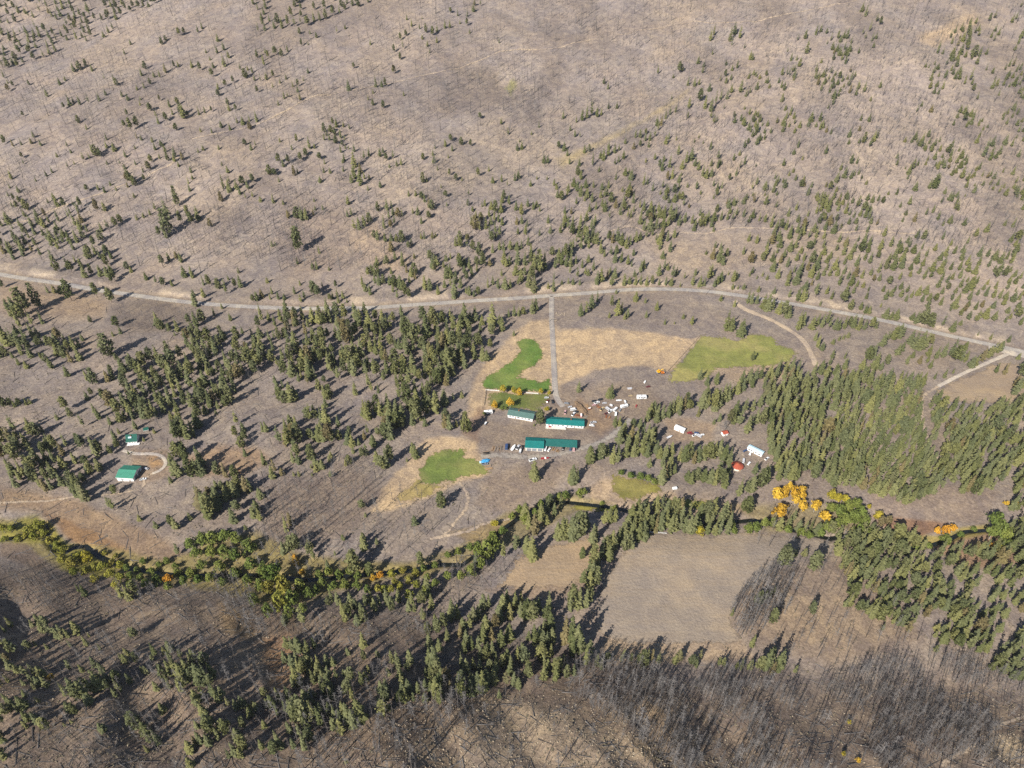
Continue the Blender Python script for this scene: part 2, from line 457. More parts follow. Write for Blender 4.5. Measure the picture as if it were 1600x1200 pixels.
# ------------------------------------------------------------------ ground sheet
HILL, FARM, NEAR = np.array((0.292, 0.249, 0.223)), np.array((0.272, 0.230, 0.199)), np.array((0.228, 0.180, 0.140))
TAN, STRAW, GREY, RUST, LUSH, OLIVE, PALE = (0.40, 0.305, 0.205), (0.48, 0.365, 0.235), (0.250, 0.212, 0.188), (0.29, 0.175, 0.095), (0.225, 0.215, 0.05), (0.25, 0.21, 0.09), (0.43, 0.36, 0.285)
ZONES = [  # polygon in photo pixels, colour, softness in pixels, strength
    ([(1150, 70), (1290, 85), (1430, 80), (1520, 110), (1500, 180), (1420, 240), (1350, 220), (1300, 130)], (0.345, 0.29, 0.25), 40, .8),
    ([(1430, 60), (1520, 20), (1530, 40), (1460, 75)], (0.40, 0.31, 0.22), 10, .8),
    ([(560, 250), (760, 190), (900, 180), (880, 260), (700, 330)], (0.32, 0.27, 0.225), 50, .6),
    ([(870, 250), (1000, 190), (1060, 150), (1075, 140), (1050, 165), (960, 215), (900, 250), (880, 262)], (0.38, 0.31, 0.16), 10, .6),
    ([(790, 140), (800, 125), (808, 130), (800, 150)], (0.26, 0.26, 0.10), 5, .7),
    ([(545, 370), (580, 345), (640, 400), (620, 430), (560, 410)], (0.36, 0.285, 0.22), 16, .8),
    ([(430, 300), (540, 320), (560, 420), (450, 440)], (0.235, 0.19, 0.16), 40, .7),
    ([(1000, 365), (1180, 362), (1330, 372), (1330, 400), (1150, 420), (1040, 420)], (0.30, 0.245, 0.195), 16, .7),
    ([(180, 470), (260, 468), (300, 500), (230, 520), (170, 500)], (0.20, 0.165, 0.14), 12, .8),
    ([(0, 440), (110, 455), (170, 470), (160, 500), (0, 490)], (0.31, 0.235, 0.165), 20, .8),
    # the farm
    ([(725, 660), (738, 600), (768, 555), (800, 525), (830, 500), (872, 500), (872, 612), (760, 645)], STRAW, 8, .9),
    ([(860, 480), (1000, 470), (1090, 480), (1150, 500), (1120, 530), (1090, 528), (960, 512), (868, 510)], GREY, 14, .7),
    ([(866, 518), (930, 512), (1010, 520), (1085, 530), (1096, 526), (1048, 582), (1000, 571), (930, 578), (868, 605)], STRAW, 5, .95),
    ([(930, 582), (990, 573), (1050, 585), (1090, 600), (1060, 640), (1000, 600), (900, 610)], GREY, 8, .9),
    ([(870, 605), (1000, 598), (1060, 640), (980, 660), (940, 690), (770, 700), (740, 690), (760, 655), (860, 670)], (0.25, 0.2, 0.158), 14, .8),
    ([(905, 620), (930, 640), (970, 660), (940, 680), (915, 670), (895, 640)], (0.27, 0.19, 0.125), 10, .7),
    ([(745, 690), (760, 640), (745, 640), (720, 680)], RUST, 10, .5),
    ([(582, 800), (595, 765), (640, 715), (662, 690), (690, 682), (742, 688), (752, 720), (765, 742), (720, 752), (650, 786), (610, 798)], STRAW, 7, .95),
    ([(760, 745), (850, 720), (900, 725), (860, 770), (800, 800), (740, 790)], (0.25, 0.195, 0.15), 16, .7),
    ([(915, 765), (945, 748), (985, 745), (1040, 770), (1130, 770), (1180, 800), (1130, 806), (1000, 795), (925, 785)], TAN, 8, .9),
    ([(1045, 765), (1100, 750), (1180, 765), (1170, 785), (1060, 782)], GREY, 6, .8),
    ([(1240, 545), (1300, 560), (1340, 580), (1280, 590), (1230, 570)], (0.30, 0.245, 0.2), 10, .8),
    ([(1080, 570), (1170, 572), (1240, 560), (1230, 590), (1150, 600)], TAN, 10, .7),
    ([(1035, 655), (1075, 650), (1120, 665), (1110, 690), (1050, 690)], (0.31, 0.235, 0.17), 8, .8),
    ([(1350, 770), (1480, 755), (1560, 770), (1530, 815), (1430, 820), (1370, 800)], (0.27, 0.215, 0.175), 10, .9),
    ([(1360, 805), (1430, 812), (1480, 820), (1430, 845), (1390, 830)], (0.23, 0.13, 0.075), 6, .8),
    ([(1450, 850), (1540, 830), (1600, 845), (1600, 880), (1500, 890)], (0.30, 0.195, 0.12), 10, .8),
    # west
    ([(290, 715), (340, 695), (400, 700), (420, 720), (370, 745), (300, 740)], (0.335, 0.235, 0.15), 14, .8),
    ([(200, 700), (262, 705), (262, 745), (215, 755)], (0.285, 0.215, 0.155), 8, .8),
    ([(228, 715), (246, 713), (252, 726), (236, 730)], (0.42, 0.27, 0.14), 5, .8),
    ([(400, 760), (560, 735), (600, 770), (540, 840), (420, 850)], (0.215, 0.172, 0.142), 24, .8),
    ([(0, 760), (120, 780), (230, 830), (300, 870), (260, 885), (120, 850), (60, 800), (0, 795)], (0.26, 0.185, 0.12), 14, .8),
    ([(70, 800), (150, 830), (200, 860), (180, 875), (110, 845)], (0.25, 0.155, 0.085), 8, .8),
    # stream side
    ([(0, 812), (60, 805), (80, 820), (100, 850), (150, 850), (250, 875), (300, 860), (330, 840), (400, 830), (480, 870), (560, 875), (640, 880), (720, 880),
      (660, 900), (560, 915), (440, 950), (360, 930), (280, 915), (180, 905), (90, 885), (40, 860), (0, 850)], OLIVE, 10, .9),
    ([(60, 830), (75, 812), (100, 850), (96, 880), (80, 860)], (0.30, 0.24, 0.06), 5, .8),
    ([(0, 818), (55, 806), (110, 850), (180, 882), (180, 905), (100, 890), (70, 850), (0, 850)], LUSH, 8, .75),
    ([(0, 850), (40, 850), (75, 880), (60, 890), (0, 870)], (0.19, 0.145, 0.11), 6, .9),
    ([(640, 880), (720, 850), (790, 800), (850, 790), (880, 770), (960, 785), (900, 800), (840, 830), (740, 880)], OLIVE, 8, .7),
    ([(700, 830), (790, 812), (815, 800), (800, 830), (740, 850)], (0.30, 0.225, 0.12), 8, .8),
    ([(1150, 790), (1340, 790), (1370, 830), (1200, 830)], OLIVE, 12, .6),
    ([(1420, 840), (1480, 835), (1500, 825), (1545, 818), (1540, 835), (1470, 850), (1420, 860)], (0.30, 0.25, 0.07), 5, .8),
    # east field edge and lower burn
    ([(1180, 890), (1330, 870), (1400, 930), (1440, 1000), (1300, 1040), (1190, 1010), (1150, 960)], (0.25, 0.195, 0.15), 20, .8),
    ([(1200, 930), (1320, 930), (1440, 990), (1320, 1010), (1210, 1000)], (0.31, 0.24, 0.17), 20, .7),
    ([(760, 920), (930, 900), (930, 930), (800, 940)], (0.29, 0.22, 0.16), 12, .8),
    ([(940, 1000), (1160, 1000), (1180, 1030), (940, 1040)], TAN, 8, .7),
    ([(410, 1000), (450, 990), (480, 1010), (440, 1090), (420, 1080)], (0.36, 0.225, 0.125), 10, .7),
    ([(340, 940), (380, 960), (400, 1000), (350, 990)], (0.35, 0.25, 0.14), 10, .7),
    ([(760, 1080), (880, 1110), (1010, 1160), (1060, 1200), (700, 1210), (640, 1160)], (0.34, 0.27, 0.19), 24, .75),
    ([(540, 1180), (620, 1120), (760, 1080), (800, 1100), (700, 1200)], (0.215, 0.165, 0.12), 20, .6),
    ([(1000, 1100), (1060, 1110), (1060, 1180), (1020, 1180)], (0.34, 0.255, 0.17), 16, .6),
    ([(1540, 1150), (1600, 1150), (1600, 1190), (1550, 1190)], (0.42, 0.34, 0.23), 10, .7),
]

def tint_of(X, Y, Z):
    u, v, zc = project(X, Y, Z)
    ok = zc > 50
    u = np.where(ok, u, -9999); v = np.where(ok, v, -9999)
    d = hill_d(X, Y)
    n = np.interp(X, NEAR_X, NEAR_Y) - Y
    c = FARM[None] + (HILL - FARM)[None] * sstep(0, 120, d)[:, None]
    c = c + (NEAR - c) * sstep(-5, 30, n)[:, None]
    w = fbm(X / 70, Y / 70, 101, 4)[:, None]
    c = c * (1 + .16 * w)
    c = c * (1 + np.array((.05, 0.0, -.07))[None] * fbm(X / 35, Y / 35, 131, 3)[:, None])
    # grey-mauve burnt patches and strawy openings on the hill
    hp = (sstep(0.02, .34, fbm(X / 120 + 9, Y / 210, 151, 4)) * sstep(0, 150, d))[:, None]
    c = c + (np.array((.205, .172, .153)) - c) * hp * .7
    hs = (sstep(.08, .4, fbm(X / 90 - 5, Y / 170, 171, 4)) * sstep(0, 150, d))[:, None]
    c = c + (np.array((.36, .295, .235)) - c) * hs * .45
    # bare cut banks beside the road
    bk = sstep(5, 10, d) * (1 - sstep(15, 26, d)) * sstep(-.1, .25, vnoise(X / 26, X * 0 + 3, 77))
    c = c + (np.array(PALE) - c) * bk[:, None] * .85
    sh = (1 - sstep(4, 11, np.abs(d)))[:, None]
    c = c + (np.array((.33, .265, .2)) - c) * sh * .6
    jit = 1.0
    ju = u + 5 * fbm(X / 14, Y / 14, 201, 3); jv = v + 4 * fbm(X / 14, Y / 14, 231, 3)
    for poly, col, soft, k in ZONES:
        us = [p[0] for p in poly]; vv = [p[1] for p in poly]
        s = np.where((u > min(us) - soft - 8) & (u < max(us) + soft + 8) & (v > min(vv) - soft - 8) & (v < max(vv) + soft + 8))[0]
        if len(s) == 0: continue
        sd = poly_sd(ju[s], jv[s], poly)
        f = (sstep(-soft * .6, soft * .6, sd) * k)[:, None]
        c[s] = c[s] + (np.array(col)[None] * (1 + .12 * w[s]) - c[s]) * f
    return np.clip(c, 0.02, 0.8)

def make_ground():
    ys = [-700., -300., -100., 20.]
    y = 60.0
    while y < 2100:
        ys.append(y); y += max(1.25, 0.0036 * y)
    while y < 7000:
        ys.append(y); y *= 1.09
    ys = np.array(ys)
    side = np.array([1.12, 1.3, 1.6, 2.1, 3.])
    s = np.concatenate([-side[::-1], np.linspace(-1, 1, 560), side])
    Yg, Sg = np.meshgrid(ys, s, indexing='ij')
    Xg = Sg * (250 + .70 * np.maximum(Yg, 0))
    X, Y = Xg.ravel(), Yg.ravel()
    Z = np.concatenate([H(a, b) for a, b in zip(np.array_split(X, 8), np.array_split(Y, 8))])
    nr, nc = Xg.shape
    i = (np.arange(nr - 1)[:, None] * nc + np.arange(nc - 1)[None]).ravel()
    f = np.stack([i, i + 1, i + nc + 1, i + nc], 1)
    me = np_mesh('ground', np.stack([X, Y, Z], 1), f, M['ground'])
    set_color(me, 'tint', tint_of(X, Y, Z))
    me.polygons.foreach_set('use_smooth', np.ones(len(f), bool))
    o = link(bpy.data.objects.new('ground', me))
    o['kind'] = 'structure'
    return o
make_ground()

def smooth_path(pts, step=4.0):
    """photo pixels -> dense world polyline"""
    X, Y, _ = unproject([p[0] for p in pts], [p[1] for p in pts])
    P = np.stack([X, Y], 1)
    out = []
    for i in range(len(P) - 1):
        p0, p1, p2, p3 = P[max(i - 1, 0)], P[i], P[i + 1], P[min(i + 2, len(P) - 1)]
        n = max(2, int(np.linalg.norm(p2 - p1) / step))
        for k in range(n):
            t = k / n
            out.append(.5 * ((2 * p1) + (p2 - p0) * t + (2 * p0 - 5 * p1 + 4 * p2 - p3) * t * t + (3 * p1 - p0 - 3 * p2 + p3) * t ** 3))
    out.append(P[-1])
    return np.array(out)

def ribbon(name, pts, width, mat, lift=0.25, parent=None, kind='structure', wob=0.25, off=0.0, fade=False, path=None, zfun=None):
    c = smooth_path(pts) if path is None else path
    t = np.gradient(c, axis=0); t /= np.linalg.norm(t, axis=1)[:, None] + 1e-9
    nrm = np.stack([-t[:, 1], t[:, 0]], 1)
    k = 5
    L = np.arange(len(c))
    wl = width / 2 * (1 + wob * fbm(L / 4.0, L * 0 + 7.7, 11, 3)); wr = width / 2 * (1 + wob * fbm(L / 4.0, L * 0 + 99.7, 13, 3))
    V = []
    for j in range(k):
        s = j / (k - 1) * 2 - 1
        w = np.where(s < 0, wl, wr) * s
        q = c + nrm * (w + off)[:, None]
        z = (H if zfun is None else zfun)(q[:, 0], q[:, 1]) + lift - (0.12 if abs(s) == 1 and lift > .15 else 0)
        V.append(np.stack([q[:, 0], q[:, 1], z], 1))
    V = np.stack(V, 1).reshape(-1, 3)
    n = len(c)
    i = (np.arange(n - 1)[:, None] * k + np.arange(k - 1)[None]).ravel()
    f = np.stack([i, i + k, i + k + 1, i + 1], 1)
    me = np_mesh(name, V, f, M[mat])
    set_float(me, 'edge', np.tile([0, .75, 1, .75, 0], n))
    o = link(bpy.data.objects.new(name, me), parent)
    if parent is None: o['kind'] = kind
    return o

main_path = smooth_path(MAIN_ROAD)
road = ribbon('road', None, 8.6, 'gravel', 0.30, path=main_path, wob=.12)
for off in (-2.6, -0.9, 0.9, 2.6):
    ribbon('wheel_track', None, 0.9, 'rut', 0.34, parent=road, path=main_path, off=off, wob=.7)
drive = ribbon('driveway', [(862, 463), (862, 500), (864, 540), (866, 580), (867, 605), (870, 622), (880, 636)], 6.4, 'drive', 0.30, wob=.08)
for off in (-1.6, 1.6):
    ribbon('wheel_track', [(862, 466), (862, 500), (864, 540), (866, 580), (867, 605), (870, 620)], 0.8, 'rut', 0.34, parent=drive, off=off, wob=.5)
ribbon('loop_road', [(1148, 470), (1160, 481), (1180, 490), (1205, 500), (1235, 517), (1256, 534), (1266, 550), (1275, 572)], 7.0, 'dirt', 0.26)
ribbon('side_road', [(1582, 549), (1566, 557), (1545, 566), (1515, 579), (1490, 591), (1466, 604)], 4.6, 'pale_gravel', 0.26)
ribbon('gravel_apron', [(1545, 541), (1572, 550), (1600, 556), (1640, 566)], 10, 'pale_gravel', 0.22)
ribbon('forest_track', [(1466, 604), (1444, 618), (1441, 640), (1444, 668), (1452, 690), (1462, 712), (1470, 722)], 3.8, 'faint', 0.24)
ribbon('cabin_drive', [(192, 704), (212, 709), (236, 709), (248, 711), (256, 716), (259, 723), (256, 730), (248, 736), (238, 740)], 3.6, 'pale_gravel', 0.24)
ribbon('workshop_track', [(238, 740), (226, 750), (222, 762), (180, 772), (120, 776), (70, 783), (0, 786), (-60, 788)], 3.2, 'faint', 0.22, wob=.6)
ribbon('yard_track', [(752, 714), (785, 711), (820, 714), (860, 712), (900, 704), (940, 690), (965, 674), (985, 655)], 7.5, 'yard', 0.24, wob=.5)
ribbon('lower_track', [(716, 752), (724, 762), (732, 776), (728, 795), (712, 815), (700, 832), (690, 838)], 3.2, 'faint', 0.22, wob=.6)
ribbon('creek_track', [(672, 842), (700, 837), (735, 828), (762, 816), (790, 813), (805, 808)], 3.2, 'faint', 0.22, wob=.6)
ribbon('hill_track', [(-40, 362), (0, 352), (45, 344), (90, 325), (140, 308), (190, 290), (235, 272), (268, 256), (278, 246)], 4.2, 'faint', 0.28, wob=.6)
ribbon('hill_track', [(300, 217), (345, 207), (400, 195), (440, 176), (470, 160), (500, 148), (545, 142), (600, 132), (660, 118), (700, 109), (750, 94),
                      (785, 80), (830, 78), (870, 75), (905, 66), (926, 61)], 3.4, 'faint', 0.28, wob=.7)
ribbon('hill_track', [(965, 54), (1010, 46), (1060, 38), (1120, 36), (1180, 34), (1240, 20), (1300, 8), (1340, 0)], 3.4, 'faint', 0.28, wob=.7)
ribbon('bench_track', [(950, 362), (985, 354), (1020, 366), (1060, 364), (1100, 365), (1140, 357), (1200, 357), (1280, 361), (1370, 361), (1430, 364)], 3.0, 'faint', 0.26, wob=.7)
ribbon('corner_track', [(1470, 1196), (1500, 1176), (1520, 1168), (1545, 1145), (1565, 1132), (1600, 1120), (1640, 1110)], 3.2, 'faint', 0.24, wob=.5)
_cw = np.array(CREEK_W)
creek_path = smooth_path(CREEK, 3.0)
ribbon('creek', None, 3.4, 'water', 0.0, path=np.array([c for c in np.concatenate([np.linspace(a, b, max(2, int(np.linalg.norm(b - a) / 2.5)), endpoint=False) for a, b in zip(_cw[:-1], _cw[1:])])]),
       wob=.3, zfun=lambda x, y: H0(x, y) - 4.15)

def sheet(name, poly, cols, mat, lift, cell=1.3, jit=3.0, seed=1):
    """a lawn or field laid on the ground with an uneven edge; cols: inner colour, second colour, fringe colour"""
    ux, vx = np.array([p[0] for p in poly]), np.array([p[1] for p in poly])
    Xc, Yc, _ = unproject(ux, vx)
    xs = np.arange(Xc.min() - 4, Xc.max() + 4, cell); ys = np.arange(Yc.min() - 4, Yc.max() + 4, cell)
    Xg, Yg = np.meshgrid(xs, ys)
    X, Y = Xg.ravel(), Yg.ravel()
    sd = poly_sd(X, Y, list(zip(Xc, Yc))) + jit * fbm(X / 9, Y / 9, seed, 4) * 1.2 + 2.6
    nc = Xg.shape[1]
    i = (np.arange(Xg.shape[0] - 1)[:, None] * nc + np.arange(nc - 1)[None]).ravel()
    q = np.stack([i, i + 1, i + nc + 1, i + nc], 1)
    q = q[(sd[q] > 0).all(1)]
    used = np.unique(q); remap = -np.ones(len(X), int); remap[used] = np.arange(len(used))
    X, Y, sd = X[used], Y[used], sd[used]
    Z = H(X, Y) + lift
    a, b, e = (np.array(c) for c in cols)
    n = sstep(-.25, .3, fbm(X / 28, Y / 28, seed + 5, 4))[:, None]
    c = a + (b - a) * n
    f = 1 - sstep(0, 5.0, sd + 2.5 * fbm(X / 6, Y / 6, seed + 9, 3))[:, None]
    c = c + (e - c) * f
    me = np_mesh(name, np.stack([X, Y, Z], 1), remap[q], M[mat])
    set_color(me, 'tint', c); set_float(me, 'edge', sstep(0, 11.0, sd))
    me.polygons.foreach_set('use_smooth', np.ones(len(q), bool))
    o = link(bpy.data.objects.new(name, me)); o['kind'] = 'structure'
    return o

G1, G2 = (0.115, 0.190, 0.045), (0.175, 0.220, 0.065)
O1, O2 = (0.225, 0.235, 0.075), (0.31, 0.28, 0.11)
sheet('lawn', [(754, 606), (755, 592), (778, 578), (800, 562), (811, 550), (808, 540), (806, 534), (816, 528), (834, 529), (844, 538), (849, 555), (838, 572),
               (822, 579), (811, 590), (824, 592), (838, 592), (846, 598), (853, 592), (859, 591), (860, 613), (790, 611)], (G1, G2, (.17, .17, .05)), 'lawn', 0.16, seed=3, jit=2)
sheet('lawn', [(760, 613), (800, 614), (858, 616), (857, 632), (840, 641), (800, 640), (775, 640), (760, 632)], ((.130, .160, .048), (.185, .180, .075), (.26, .2, .09)), 'lawn', 0.17, seed=13, jit=2)
sheet('lawn', [(658, 754), (655, 736), (672, 714), (690, 703), (720, 701), (731, 705), (727, 714), (748, 721), (760, 732), (764, 742), (740, 745), (716, 747), (690, 755), (670, 759)],
      ((.155, .20, .055), (.22, .225, .08), (.26, .22, .09)), 'lawn', 0.16, seed=23, jit=4)
sheet('lawn', [(612, 788), (622, 768), (650, 752), (690, 756), (715, 749), (690, 766), (650, 782)], ((.32, .26, .10), (.38, .29, .13), STRAW), 'lawn', 0.14, seed=24, jit=4)
sheet('lawn', [(955, 742), (975, 744), (1000, 750), (1034, 758), (1034, 768), (1000, 781), (985, 784), (968, 778), (955, 760)], ((.20, .185, .052), (.235, .205, .07), (.28, .22, .1)), 'lawn', 0.16, seed=33, jit=3)
sheet('lawn', [(1030, 782), (1036, 775), (1062, 779), (1095, 781), (1122, 790), (1126, 798), (1090, 797), (1050, 790)], ((.14, .165, .04), (.19, .19, .055), (.27, .22, .1)), 'lawn', 0.16, seed=43, jit=2)
sheet('lawn', [(888, 790), (920, 788), (970, 796), (985, 803), (940, 802), (900, 798)], ((.21, .21, .045), (.26, .23, .06), (.28, .22, .09)), 'lawn', 0.16, seed=46, jit=2)
sheet('green_field', [(1096, 523), (1130, 527), (1153, 533), (1172, 522), (1190, 522), (1214, 531), (1216, 540), (1240, 545), (1246, 552), (1236, 566), (1200, 572), (1168, 575), (1152, 574),
                      (1120, 576), (1108, 590), (1080, 596), (1048, 598), (1042, 592), (1050, 580)], (O1, O2, (.24, .22, .08)), 'lawn', 0.16, seed=53, jit=2)
sheet('bare_field', [(1000, 832), (1030, 832), (1110, 834), (1200, 833), (1260, 842), (1308, 852), (1296, 872), (1250, 858), (1225, 880), (1195, 905), (1160, 935), (1138, 965), (1160, 1003),
                     (1090, 1008), (1000, 1010), (945, 1004), (926, 975), (936, 925), (960, 882), (985, 846)], ((.268, .224, .183), (.305, .247, .188), (.33, .255, .175)), 'field', 0.16, cell=1.6, seed=63, jit=4)
sheet('bare_field', [(778, 918), (800, 880), (840, 858), (880, 846), (925, 838), (945, 858), (938, 890), (915, 912), (870, 922), (820, 926)], ((.31, .235, .16), (.35, .26, .17), (.30, .215, .14)), 'field', 0.16, seed=73, jit=4)
sheet('bare_field', [(1462, 610), (1500, 590), (1560, 566), (1640, 572), (1640, 640), (1560, 632), (1520, 628), (1478, 632)], ((.29, .225, .165), (.37, .28, .18), (.28, .22, .16)), 'field', 0.16, cell=1.6, seed=83, jit=3)

